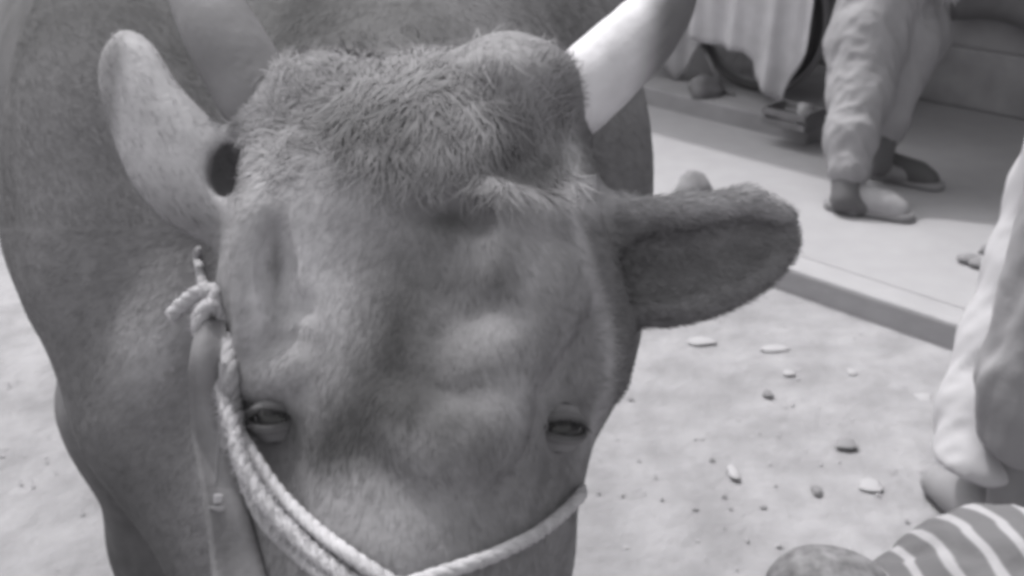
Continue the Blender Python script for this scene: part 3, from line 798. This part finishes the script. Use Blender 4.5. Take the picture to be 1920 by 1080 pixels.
bm = bmesh.new(); tube(bm, [BP(.42, .29, -.07), BP(.42, .29, .07)], .02, 10); tube(bm, [BP(.42, .29, -.07), BP(.50, .14, -.08)], .008, 6); add_box(bm, BP(.50, .14, -.13), (.05, .045, .012), Rz, .004)
tube(bm, [BP(.42, .29, .07), BP(.34, .44, .08)], .008, 6); add_box(bm, BP(.34, .44, .13), (.05, .045, .012), Rz, .004); bobj('pedals', bm, M_steel)
bm = bmesh.new(); tube(bm, [BP(.36, .30, -.03), BP(.05, .02, -.16)], .009, 8); tube(bm, [BP(.05, .012, -.16), BP(-.02, .008, -.16)], .008, 8); bobj('kickstand', bm, M_steel)
# bundle on the carrier, with the cloth over it
M_cloth = mat('pale_draped_cloth', .55, .95, .05, noise=(9, .86, 1.08), bump=(60, .3, .004))
bm = bmesh.new(); add_box(bm, BP(-.05, .90), (.26, .13, .165), Rz, .03); bnd = new_obj('box', bm, mat('cardboard_box', .25, .9, .1, noise=(5, .9, 1.1)), loc=BP(-.05, .735))
tag(bnd, 'box carried on the bicycle behind its saddle, covered by the pale cloth', 'box')
def hemf(pts, w_):
    q = [PL(x, y, w_) for x, y in pts]; ss = [p.dot(U) for p in q]; zz = [p.z for p in q]
    return ss[0], ss[-1], (lambda s_: float(np.interp(s_, ss, zz)))
W1 = 4.10
h0, h1, hf = hemf([(1290, 72), (1310, 82), (1352, 92), (1385, 100), (1402, 118), (1404, 148), (1420, 165), (1445, 190), (1453, 196), (1462, 170), (1475, 148), (1490, 125), (1505, 98), (1512, 60)], W1)
d1 = cloth_sheet('draped_cloth', h0, h1, W1+.03, BP(0, 1.075).z, hf, M_cloth, .035, 26, wob=1.8, nu=110, loc=SW(h0, W1, PT+.5))
bm = bmesh.new(); bm.from_mesh(d1.data); L0 = d1.location     # the top of the cloth runs back over the box
vsl = [[bm.verts.new(SW(h0+(h1-h0)*i/30, W1+.03+.40*j/6, BP(0, 1.075).z+.012*math.sin(j/6*math.pi)+.006*math.sin(i*1.1)+k*.004)-L0) for j in range(7)] for k in (0, 1) for i in range(31)]
for k in (0, 1):
    for i in range(30):
        for j in range(6):
            q = (vsl[k*31+i][j], vsl[k*31+i+1][j], vsl[k*31+i+1][j+1], vsl[k*31+i][j+1]); bm.faces.new(q if k else q[::-1])
for f_ in bm.faces: f_.smooth = True
bm.to_mesh(d1.data); bm.free()
tag(d1, 'pale cloth draped over the parked bicycle, ending in a long point above the crate', 'cloth')
h0, h1, hf = hemf([(1215, 100), (1238, 128), (1262, 152), (1275, 140), (1300, 100), (1318, 78), (1330, 30)], 4.16)
d2 = cloth_sheet('draped_cloth', h0, h1, 4.17, BP(0, 1.0).z, hf, mat('grey_draped_cloth', .34, .95, .05, noise=(9, .86, 1.08)), .03, 24, nu=60, loc=SW(h0, 4.17, PT+.5))
tag(d2, 'grey cloth corner hanging over the bicycle frame just right of the horn tip', 'cloth')
# crate, brick and cup at the platform edge
def boards_crate(name, c, s_, w_, h_, m, label):
    t = empty(name, c, label, 'crate')
    for nm, lst in (('slat', [(0, -w_/2, h_*.25, s_/2, .008, h_*.16), (0, -w_/2, h_*.72, s_/2, .008, h_*.16), (0, w_/2, h_*.25, s_/2, .008, h_*.16), (0, w_/2, h_*.72, s_/2, .008, h_*.16)]),
                    ('side_board', [(-s_/2+.008, 0, h_*.5, .008, w_/2-.01, h_*.48), (s_/2-.008, 0, h_*.5, .008, w_/2-.01, h_*.48)]), ('base_board', [(0, 0, .008, s_/2-.018, w_/2-.01, .008)])):
        for a1, b1, c1, x1, y1, z1 in lst:
            bm = bmesh.new(); add_box(bm, U*a1+N*b1+Vector((0, 0, c1)), (x1, y1, z1), Rz, .002); link(nm, bm_mesh(nm, bm), m, t)
    return t
cp = G(1462, 244, PT)
boards_crate('crate', cp+N*.10, .21, .16, .085, mat('worn_wood', .20, .9, .1, noise=(14, .8, 1.15)), 'low worn wooden crate at the platform edge below the point of the draped cloth')
bm = bmesh.new(); tube(bm, [cp+N*.10+U*.05+Vector((0, 0, .018)), cp+N*.10+U*.05+Vector((0, 0, .10))], [.028, .034], 16)
tag(new_obj('cup', bm, mat('grey_cup', .33, .5, .3), None, True, loc=cp+N*.1+U*.05+Vector((0, 0, .018))), 'small grey cup standing in the wooden crate', 'cup')
def stone_obj(name, p, rx, ry, rz, m, label, cat, rot=0, group=None, seed=0):
    r_ = random.Random(seed); bm = bmesh.new(); bmesh.ops.create_icosphere(bm, subdivisions=3, radius=1)
    ph = [r_.uniform(0, 6) for _ in range(6)]
    for v in bm.verts:
        q = v.co.copy(); k_ = 1+.13*math.sin(q.x*3+ph[0])+.12*math.sin(q.y*4+ph[1]+q.x)+.08*math.sin(q.z*5+ph[2]+q.y*3)+.05*math.sin(q.x*9+ph[3])
        x, y = q.x*rx*k_, q.y*ry*k_; v.co = Vector((x*math.cos(rot)-y*math.sin(rot), x*math.sin(rot)+y*math.cos(rot), max(q.z*rz*k_, -rz*.5)+rz*.42))
    o = new_obj(name, bm, m, None, True); o.location = p
    return tag(o, label, cat, group)
M_st = mat('grey_stone', .25, .9, .15, noise=(20, .8, 1.15), bump=(60, .4, .004))
stone_obj('stone', G(1296, 384, PZ), .082, .07, .085, M_st, 'rounded grey stone on the bright pavement just above the cow\'s right-hand ear', 'stone', .2, seed=3)
bb = G(1325, 178, PT)
stone_obj('bundle', bb, .085, .06, .07, mat('dusty_bundle', .2, .95, .1, noise=(15, .7, 1.2)), 'small dusty bundle lying on the platform beneath the bicycle', 'bundle', .4, seed=5)
# litter
M_pap = mat('white_paper_scrap', .38, .9, .1); M_drk = mat('dark_dung_clod', .23, .9, .1, noise=(30, .8, 1.2))
for i, (px, py, wx, wy, kind, lab) in enumerate([
    (1316, 640, 29, 11, 0, 'white paper scrap on the dirt just under the cow\'s ear'), (1455, 654, 33, 9, 0, 'long thin white scrap on the dirt right of the paper under the ear'),
    (1598, 698, 12, 7, 0, 'tiny pale scrap in the middle of the dirt, near the shawl'), (1375, 886, 13, 12, 0, 'small round pale scrap on the dirt right of the cow\'s chest'),
    (1630, 911, 27, 11, 0, 'wide pale scrap on the dirt above the striped shirt'), (1730, 745, 17, 9, 0, 'pale scrap on the dirt beside the hanging white shawl'),
    (1440, 740, 12, 8, 1, 'small dark clod on the dirt, farthest of the dark clods'), (1532, 921, 11, 9, 1, 'dark clod left of the wide pale scrap on the dirt'),
    (1585, 835, 26, 10, 2, 'broad dull grey clod in the middle of the dirt'), (1480, 700, 12, 6, 0, 'faint pale scrap on the dirt above the dark clod')]):
    p = G(px, py, .004); d_ = (p-Vector((0, 0, CH))).length
    stone_obj('paper_scrap' if kind == 0 else 'clod', p, wx/F*d_*.85, wy/F*d_*1.5, .003 if kind == 0 else .007, M_pap if kind == 0 else (M_drk if kind == 1 else mat('dull_clod', .24, .9, .1)), lab, 'scrap' if kind == 0 else 'clod', .1, seed=i+10)
# slipper lying on the pavement, with two pebbles
sl = empty('slipper', G(1855, 508, PZ), 'grey slipper lying on the sunlit pavement at the right edge', 'slipper')
bm = bmesh.new(); A = G(1815, 492, PZ); Bp = G(1905, 520, PZ)
for k, (t, r_) in enumerate([(0, .028), (.3, .034), (.6, .032), (.85, .042), (1, .036)]):
    bmesh.ops.create_uvsphere(bm, u_segments=16, v_segments=8, radius=1, matrix=Matrix.Translation(A.lerp(Bp, t)+Vector((0, 0, .014))-sl.location) @ Matrix.Diagonal((r_*1.4, r_, .014, 1)))
link('sole', bm_mesh('sole', bm, True), M_st, sl)
bm = bmesh.new(); m_ = A.lerp(Bp, .62); dv_ = (Bp-A).normalized(); pv = Vector((-dv_.y, dv_.x, 0))
tube(bm, spline([m_-pv*.035+Vector((0, 0, .015)), m_-pv*.02+Vector((0, 0, .05)), m_+pv*.02+Vector((0, 0, .05)), m_+pv*.035+Vector((0, 0, .015))], 6), .011, 8)
o = new_obj('slipper_strap', bm, M_st, sl, True)
stone_obj('stone', G(1852, 474, PZ), .035, .02, .018, M_st, 'small grey stone on the pavement just behind the slipper', 'stone', seed=21)
stone_obj('stone', G(1893, 493, PZ), .025, .02, .018, M_st, 'small grey stone between slipper and right picture edge', 'stone', seed=22)
# fine gravel and crumbs over the dirt
VV, FF = [], []
def crumb(p, r_):
    b_ = len(VV); an = random.uniform(0, 6.28); e = random.uniform(.6, 1.8)
    for k in range(5):
        t = an+k*1.2566; VV.append((p[0]+math.cos(t)*r_*e, p[1]+math.sin(t)*r_, p[2]+.001))
    VV.append((p[0], p[1], p[2]+r_*.7))
    for k in range(5): FF.append((b_+k, b_+(k+1) % 5, b_+5))
for _ in range(2600):
    x = random.uniform(-2.6, 2.8); y = random.uniform(.9, 5.2)
    if x*N.x+y*N.y > W_K-.02: continue
    crumb((x, y, .0), random.choice((.002, .003, .004, .006)))
me = bpy.data.meshes.new('gravel'); me.from_pydata(VV, [], FF); me.update()
tag(link('gravel', me, mat('gravel', .34, .95, .1, noise=(3.1, .6, 1.35))), 'fine gravel and crumbs strewn over the dirt', 'gravel', kind='stuff')

# ------------------------------------------------------------ PEOPLE
M_skin = mat('skin', .22, .6, .3, noise=(12, .93, 1.07))
M_hairp = mat('black_hair', .19, .6, .3, noise=(60, .6, 1.4))
def T(v): return tuple(v)
def face_parts(root, c, fwd, loc, hr=.10, sc_=1.0):
    side_ = Vector((-fwd.y, fwd.x, 0)).normalized(); upv = side_.cross(fwd)*-1
    if upv.z < 0: upv = -upv
    for sg in (-1, 1):
        bm = bmesh.new(); bmesh.ops.create_uvsphere(bm, u_segments=12, v_segments=8, radius=.012*sc_, matrix=Matrix.Translation(c+fwd*.088*sc_+side_*sg*.032*sc_+upv*.01*sc_-loc)); link('eye', bm_mesh('eye', bm, True), M_eye, root)
def head_prims(c, fwd, k=.015, s_=1.0):
    fwd = fwd.normalized(); sd_ = Vector((-fwd.y, fwd.x, 0)).normalized(); u_ = fwd.cross(sd_)
    M_ = rotcols(fwd, sd_, u_)
    L = [('e', T(c+u_*.02*s_), (.098*s_, .078*s_, .10*s_), M_, k), ('e', T(c+fwd*.025*s_-u_*.055*s_), (.065*s_, .058*s_, .062*s_), M_, k),
         ('c', T(c+fwd*.092*s_+u_*.005*s_), T(c+fwd*.108*s_-u_*.03*s_), .009*s_, .014*s_, .01), ('c', T(c+fwd*.083*s_-u_*.062*s_+sd_*.018*s_), T(c+fwd*.083*s_-u_*.062*s_-sd_*.018*s_), .008*s_, .008*s_, .006)]
    for sg in (-1, 1): L.append(('e', T(c+sd_*sg*.08*s_-u_*.01*s_-fwd*.005*s_), (.02*s_, .010*s_, .030*s_), M_, .006))
    return L
def hand_prims(wr, d, side_, s_=1.0, curl=.3):
    """palm, four unequal fingers and a thumb from wrist wr along d"""
    d = d.normalized(); side_ = (side_-d*side_.dot(d)).normalized(); nrm_ = d.cross(side_)
    L = [('c', T(wr), T(wr+d*.07*s_), .020*s_, .024*s_, .012), ('c', T(wr+d*.03*s_+side_*.018*s_), T(wr+d*.08*s_+side_*.026*s_), .014*s_, .012*s_, .012), ('c', T(wr+d*.03*s_-side_*.018*s_), T(wr+d*.08*s_-side_*.026*s_), .014*s_, .012*s_, .012)]
    for o, l in ((-.030, .060), (-.010, .075), (.010, .070), (.029, .052)):
        a_ = wr+d*.085*s_+side_*o*s_; b_ = a_+(d+nrm_*curl*.5)*l*.5*s_; c_ = b_+(d*.8+nrm_*curl*1.6)*l*.45*s_
        L += [('c', T(a_), T(b_), .0095*s_, .0085*s_, .004), ('c', T(b_), T(c_), .0085*s_, .007*s_, .004)]
    a_ = wr+d*.025*s_-side_*.026*s_; b_ = a_-side_*.028*s_+d*.03*s_; L += [('c', T(a_), T(b_), .012*s_, .010*s_, .006), ('c', T(b_), T(b_+d*.03*s_+nrm_*.012), .010*s_, .008*s_, .004)]
    return L
# --- the walking person in pale trousers
ft = P(1640, 400, 3.78); PWL = Vector((ft.x+.02, ft.y+.1, PZ))
pw = empty('person', PWL, 'person walking in pale baggy trousers, with one light shoe and one dark shoe', 'person')
pel = P(1665, -20, 3.98); pel.z = max(pel.z, .93)
FW = Vector((.93, -.36, 0)).normalized(); SD = Vector((-FW.y, FW.x, 0))
nk = pel+Vector((.04, 0, .56)); hdc = nk+Vector((.03, 0, .17))
knN = P(1592, 185, 3.86); anN = P(1588, 352, 3.79); knF = P(1672, 150, 4.02); anF = P(1652, 290, 4.06)
hpN = pel-SD*.09-Vector((0, 0, .03)); hpF = pel+SD*.09-Vector((0, 0, .03))
toeN = P(1672, 392, 3.78); toeF = P(1735, 338, 4.07)
shN = nk-SD*.19-Vector((0, 0, .08)); shF = nk+SD*.19-Vector((0, 0, .08))
elN = shN+Vector((.02, -.02, -.29)); wrN = elN+FW*.12+Vector((0, 0, -.22)); elF = shF+Vector((-.03, .02, -.29)); wrF = elF+FW*.16+Vector((0, 0, -.2))
bp_ = chain([(hpN, .085), (knN, .055), (anN, .036)])+chain([(hpF, .085), (knF, .055), (anF, .036)])
bp_ += [('c', T(anN), T(P(1600, 388, 3.79)), .034, .032, .02), ('c', T(P(1595, 388, 3.79)), T(toeN), .030, .026, .02), ('c', T(anF), T(P(1655, 318, 4.07)), .034, .03, .02), ('c', T(P(1650, 318, 4.07)), T(toeF), .03, .026, .02)]
bp_ += [('e', T(pel), (.13, .17, .13)), ('e', T(pel+Vector((.02, 0, .36))), (.12, .18, .25)), ('c', T(pel), T(nk-Vector((0, 0, .1))), .11, .12, .05), ('c', T(nk-Vector((0, 0, .08))), T(hdc), .05, .05, .03)]
bp_ += chain([(shN, .055), (elN, .040), (wrN, .026)])+chain([(shF, .055), (elF, .040), (wrF, .026)])+head_prims(hdc, FW)+hand_prims(wrN, Vector((.3, -.1, -1)), FW)+hand_prims(wrF, Vector((.4, -.1, -1)), FW)
body_obj('body', bp_, M_skin, pw, PWL, h=.0095, k=.03)
face_parts(pw, hdc, FW, PWL)
body_obj('hair', [('e', T(hdc+Vector((-.015, 0, .045))), (.105, .09, .09)), ('xe', T(hdc+FW*.11-Vector((0, 0, .02))), (.07, .09, .075), None, .01)], M_hairp, pw, PWL, h=.01, k=.01)
M_trs = mat('pale_cotton_trousers', .31, .95, .05, noise=(5, .85, 1.08), bump=(9, .35, .03))
tp = chain([(hpN+FW*.01, .150), (P(1625, 80, 3.90), .135), (P(1612, 180, 3.86), .104), (P(1596, 250, 3.82), .084), (P(1592, 316, 3.80), .070)], .05)
tp += chain([(hpF+FW*.05, .145), (P(1700, 70, 3.98), .135), (P(1675, 150, 4.0), .10), (P(1664, 215, 4.04), .075), (P(1658, 250, 4.06), .058)], .05)
tp += [('c', T(pel+Vector((0, 0, .12))), T(pel-Vector((0, 0, .1))), .15, .19, .06)]
body_obj('trousers', tp, M_trs, pw, PWL, h=.009, it=2, wr=.012)
tun = [('c', T(pel+Vector((0, 0, .05))), T(nk-Vector((0, 0, .17))), .185, .165, .06), ('c', T(shN+Vector((0, 0, 0))), T(shF), .07, .07, .05), ('c', T(nk-Vector((0, 0, .15))), T(nk-Vector((0, 0, .05))), .15, .07, .05)]
tun += chain([(shN, .078), (elN, .065), (wrN+Vector((0, 0, .04)), .05)])+chain([(shF, .078), (elF, .065), (wrF+Vector((0, 0, .04)), .05)])
body_obj('shirt', tun, mat('grey_shirt', .33, .95, .05, bump=(14, .5, .02)), pw, PWL, h=.013)
M_sock = mat('dark_sock', .14, .95, .05)
body_obj('sock', [('c', T(P(1587, 330, 3.80)), T(P(1585, 372, 3.79)), .052, .050, .02), ('c', T(P(1583, 375, 3.79)), T(P(1612, 388, 3.785)), .042, .036, .02)], M_sock, pw, PWL, h=.008)
body_obj('sock', [('c', T(P(1652, 268, 4.05)), T(P(1648, 308, 4.06)), .056, .050, .02)], M_sock, pw, PWL, h=.008)
M_sh1 = mat('light_shoe', .36, .7, .2, noise=(12, .85, 1.05)); M_sole = mat('shoe_sole', .24, .8, .2); M_sh2 = mat('dark_shoe', .10, .7, .2)
def shoe(hl, to, m, hgt, wid):
    h_ = hl.copy(); t_ = to.copy(); h_.z = t_.z = PZ+.03; d_ = (t_-h_).normalized()
    o = body_obj('shoe', [('c', T(h_+Vector((0, 0, .012))), T(t_), .040*wid, .042*wid, .03), ('c', T(h_+(t_-h_)*.30+Vector((0, 0, .02+hgt*.5))), T(t_-(t_-h_)*.22+Vector((0, 0, .012+hgt*.3))), .036, .038, .04), ('xe', T(h_+Vector((0, 0, -.07))), (.5, .5, .045), None, .01)], m, pw, PWL, h=.0075)
    c = body_obj('sole', [('c', T(h_-d_*.01+Vector((0, 0, -.018))), T(t_+d_*.015+Vector((0, 0, -.018))), .045*wid, .048*wid, .01), ('xe', T(h_.lerp(t_, .5)+Vector((0, 0, .535-.005))), (2, 2, .53), None, .004), ('xe', T(h_.lerp(t_, .5)+Vector((0, 0, -.53-.028))), (2, 2, .53), None, .004)], M_sole, o, PWL, h=.0075)
shoe(G(1572, 392, PZ), G(1680, 410, PZ), M_sh1, .05, 1.0)
shoe(G(1640, 332, PZ), G(1738, 352, PZ), M_sh2, .05, 1.0)

# --- person at the right edge: grey trousers, white shawl
RF = G(1905, 905, 0); RL = Vector((RF.x+.10, RF.y+.05, 0))
pr = empty('person', RL, 'person at the right edge in grey trousers with a bright white shawl end hanging down', 'person')
FR = Vector((-.8, -.6, 0)).normalized(); SR = Vector((-FR.y, FR.x, 0))
aL = P(1905, 880, 2.17); aL.z = .09; kL = P(1898, 690, 2.12); hL = Vector((aL.x+.06, aL.y+.02, .88)); aR = aL+SR*-.02+Vector((.22, .12, 0)); kR = aR+Vector((-.02, 0, .40)); hR = Vector((aR.x-.02, aR.y, .88))
plv = (hL+hR)/2+Vector((0, 0, .04)); nR = plv+Vector((0, 0, .55)); hR2 = nR+FR*.04+Vector((0, 0, .16)); ld = (hR-hL).normalized()
sL = nR-ld*.19-Vector((0, 0, .08)); sR = nR+ld*.19-Vector((0, 0, .08)); eL = sL+Vector((-.03, 0, -.28)); wL = eL+FR*-.05+Vector((0.02, 0, .22)); eR = sR+Vector((.03, 0, -.28)); wR = eR+FR*.12+Vector((0, 0, -.2))
tL = G(1760, 905, .03); tR = aR+FR*.17; tR.z = .03
bp_ = chain([(hL, .085), (kL, .055), (aL, .036)])+chain([(hR, .085), (kR, .055), (aR, .036)])+[('c', T(aL), T(aL-Vector((0, 0, .05))), .034, .034, .02), ('c', T(aL-Vector((0, 0, .05))), T(tL), .032, .026, .02), ('c', T(aR-Vector((0, 0, .05))), T(tR), .032, .026, .02)]
bp_ += [('e', T(plv), (.16, .15, .13)), ('c', T(plv), T(nR-Vector((0, 0, .12))), .12, .12, .05), ('c', T(sL), T(sR), .06, .06, .05), ('c', T(nR-Vector((0, 0, .1))), T(hR2), .05, .05, .03)]
bp_ += chain([(sL, .055), (eL, .040), (wL, .026)])+chain([(sR, .055), (eR, .040), (wR, .026)])+head_prims(hR2, FR)+hand_prims(wL, Vector((-.3, -.3, -1)), SR)+hand_prims(wR, Vector((-.3, -.3, -1)), SR)
body_obj('body', bp_, M_skin, pr, RL, h=.0095)
face_parts(pr, hR2, FR, RL)
body_obj('hair', [('e', T(hR2+Vector((.01, .01, .045))), (.105, .10, .09)), ('xe', T(hR2+FR*.11-Vector((0, 0, .02))), (.08, .08, .075), None, .01)], M_hairp, pr, RL, h=.01, k=.01)
body_obj('trousers', chain([(hL, .135), (kL+Vector((.01, -.06, 0)), .088), (P(1912, 800, 2.10), .076)], .04)+chain([(hR, .13), (kR, .09), (aR+Vector((0, 0, .10)), .075)], .04)+[('c', T(hL+Vector((0, 0, .06))), T(hR+Vector((0, 0, .06))), .14, .14, .05)], mat('grey_trousers', .29, .95, .05, bump=(12, .3, .02)), pr, RL, h=.011, wr=.012)
body_obj('shirt', [('c', T(plv+Vector((0, 0, .02))), T(nR-Vector((0, 0, .15))), .175, .165, .05), ('c', T(sL), T(sR), .075, .075, .05)]+chain([(sL, .08), (eL, .06), (wL+Vector((0, 0, .03)), .045)])+chain([(sR, .08), (eR, .06), (wR+Vector((0, 0, .03)), .045)]), mat('white_shirt', .62, .95, .05, bump=(12, .6, .02)), pr, RL, h=.013)
M_shawl = mat('white_shawl', .46, .95, .05, noise=(4, .94, 1.03), bump=(9, .2, .02))
shp = chain([(sL-ld*.02+Vector((0, 0, .05)), .07), (P(1995, 360, 2.24), .10), (P(1945, 500, 2.26), .095), (P(1885, 640, 2.27), .085), (P(1845, 760, 2.26), .085), (P(1822, 880, 2.22), .085)], .04)
q_ = P(1825, 868, 2.2)
shp += [('xe', (q_.x-.1, q_.y, q_.z-.40), (.5, .5, .40), None, .012)]
body_obj('shawl', shp, M_shawl, pr, RL, h=.010, wr=.006)
for a_, t_ in ((aL, tL), (aR, tR)):
    h_ = a_.copy(); h_.z = .03; t2 = t_.copy(); t2.z = .03
    body_obj('shoe', [('c', T(h_), T(t2), .042, .040, .02), ('c', T(h_+Vector((0, 0, .04))), T(h_.lerp(t2, .7)+Vector((0, 0, .02))), .044, .038, .03), ('xe', T(h_+Vector((0, 0, -.075))), (.6, .6, .046), None, .01)], mat('grey_shoe', .26, .8, .2), pr, RL, h=.009)

# --- crouching child in a striped shirt at the lower right
bk = P(1868, 1192, 1.42)
cl = Vector((bk.x+.05, bk.y+.02, 0))
pc = empty('person', cl, 'crouching child in a grey and white striped shirt at the lower right corner', 'person')
hc = P(1528, 1158, 1.42); FC = Vector((-.85, .1, -.5)).normalized()
nkc = P(1660, 1190, 1.42); hip = P(2010, 1250, 1.45); hip.z = .28
kn1 = P(1800, 1420, 1.40); kn1.z = .32; an1 = Vector((kn1.x+.14, kn1.y+.02, .06)); kn2 = kn1+Vector((.02, .2, 0)); an2 = an1+Vector((.02, .2, 0))
bp_ = [('c', T(hip), T(bk), .12, .115, .05), ('c', T(bk), T(nkc), .11, .06, .05), ('c', T(nkc), T(hc), .042, .05, .03)]+head_prims(hc, FC, s_=.72)
bp_ += chain([(hip-Vector((0, .07, 0)), .075), (kn1, .05), (an1, .032), (Vector((an1.x, an1.y, .035)), .032), (Vector((an1.x-.14, an1.y, .028)), .026)])+chain([(hip+Vector((0, .07, 0)), .075), (kn2, .05), (an2, .032), (Vector((an2.x, an2.y, .035)), .032), (Vector((an2.x-.14, an2.y, .028)), .026)])
sc1 = P(1745, 1230, 1.34); sc2 = P(1760, 1120, 1.50); el1 = sc1+Vector((-.08, -.02, -.17)); wr1 = el1+Vector((-.16, .03, -.03)); el2 = sc2+Vector((-.02, .03, -.2)); wr2 = el2+Vector((-.16, .0, -.04))
bp_ += chain([(sc1, .045), (el1, .034), (wr1, .023)])+chain([(sc2, .045), (el2, .034), (wr2, .023)])+hand_prims(wr1, Vector((-1, 0, -.2)), Vector((0, 1, 0)), .8)+hand_prims(wr2, Vector((-1, 0, -.2)), Vector((0, 1, 0)), .8)
body_obj('body', bp_, M_skin, pc, cl, h=.008)
face_parts(pc, hc, FC, cl, sc_=.72)
hu = -FC.cross(Vector((-FC.y, FC.x, 0)).normalized()); hu = hu if hu.z > 0 else -hu
body_obj('hair', [('e', T(hc+hu*.025-FC*.015), (.074, .070, .074), None, .02), ('e', T(hc-FC*.05), (.060, .062, .064), None, .03), ('xe', T(hc+FC*.12-hu*.03), (.08, .08, .07), None, .01)], M_hairp, pc, cl, h=.007, k=.015)
cen = P(1560, 1300, 1.42)-cl
def stripes(t, tc, val):
    d = t.nodes.new('ShaderNodeVectorMath'); d.operation = 'DISTANCE'; d.inputs[1].default_value = cen
    n_ = t.nodes.new('ShaderNodeTexNoise'); n_.inputs['Scale'].default_value = 6
    t.links.new(tc.outputs['Object'], n_.inputs['Vector']); t.links.new(tc.outputs['Object'], d.inputs[0])
    a_ = t.nodes.new('ShaderNodeMath'); a_.operation = 'MULTIPLY_ADD'; a_.inputs[1].default_value = .03; t.links.new(n_.outputs['Fac'], a_.inputs[0]); t.links.new(d.outputs['Value'], a_.inputs[2])
    m1 = t.nodes.new('ShaderNodeMath'); m1.operation = 'MULTIPLY'; m1.inputs[1].default_value = 2*math.pi/.036; t.links.new(a_.outputs[0], m1.inputs[0])
    s_ = t.nodes.new('ShaderNodeMath'); s_.operation = 'SINE'; t.links.new(m1.outputs[0], s_.inputs[0])
    r_ = t.nodes.new('ShaderNodeMapRange'); r_.inputs[1].default_value = .35; r_.inputs[2].default_value = .8; r_.inputs[3].default_value = .42; r_.inputs[4].default_value = 1.0
    t.links.new(s_.outputs[0], r_.inputs[0]); return r_.outputs[0]
shirt = [('c', T(hip+Vector((-.02, 0, .02))), T(bk+Vector((0, 0, .015))), .145, .150, .05), ('c', T(bk), T(nkc+Vector((.02, 0, 0))), .145, .085, .05)]+chain([(sc1, .075), (el1, .052)])+chain([(sc2, .07), (el2, .052)])
body_obj('shirt', shirt, mat('striped_shirt', .36, .95, .05, extra=stripes, bump=(14, .4, .02)), pc, cl, h=.008, wr=.010)
body_obj('trousers', chain([(hip-Vector((0, .07, 0)), .10), (kn1, .068), (an1+Vector((0, 0, .03)), .05)])+chain([(hip+Vector((0, .07, 0)), .10), (kn2, .068), (an2+Vector((0, 0, .03)), .05)]), mat('dark_trousers', .12, .95, .05), pc, cl, h=.01)
for a_ in (an1, an2):
    body_obj('shoe', [('c', (a_.x+.01, a_.y, .032), (a_.x-.14, a_.y, .030), .036, .034, .02), ('xe', (a_.x-.07, a_.y, -.05), (.6, .6, .05), None, .008)], M_sh2, pc, cl, h=.008)
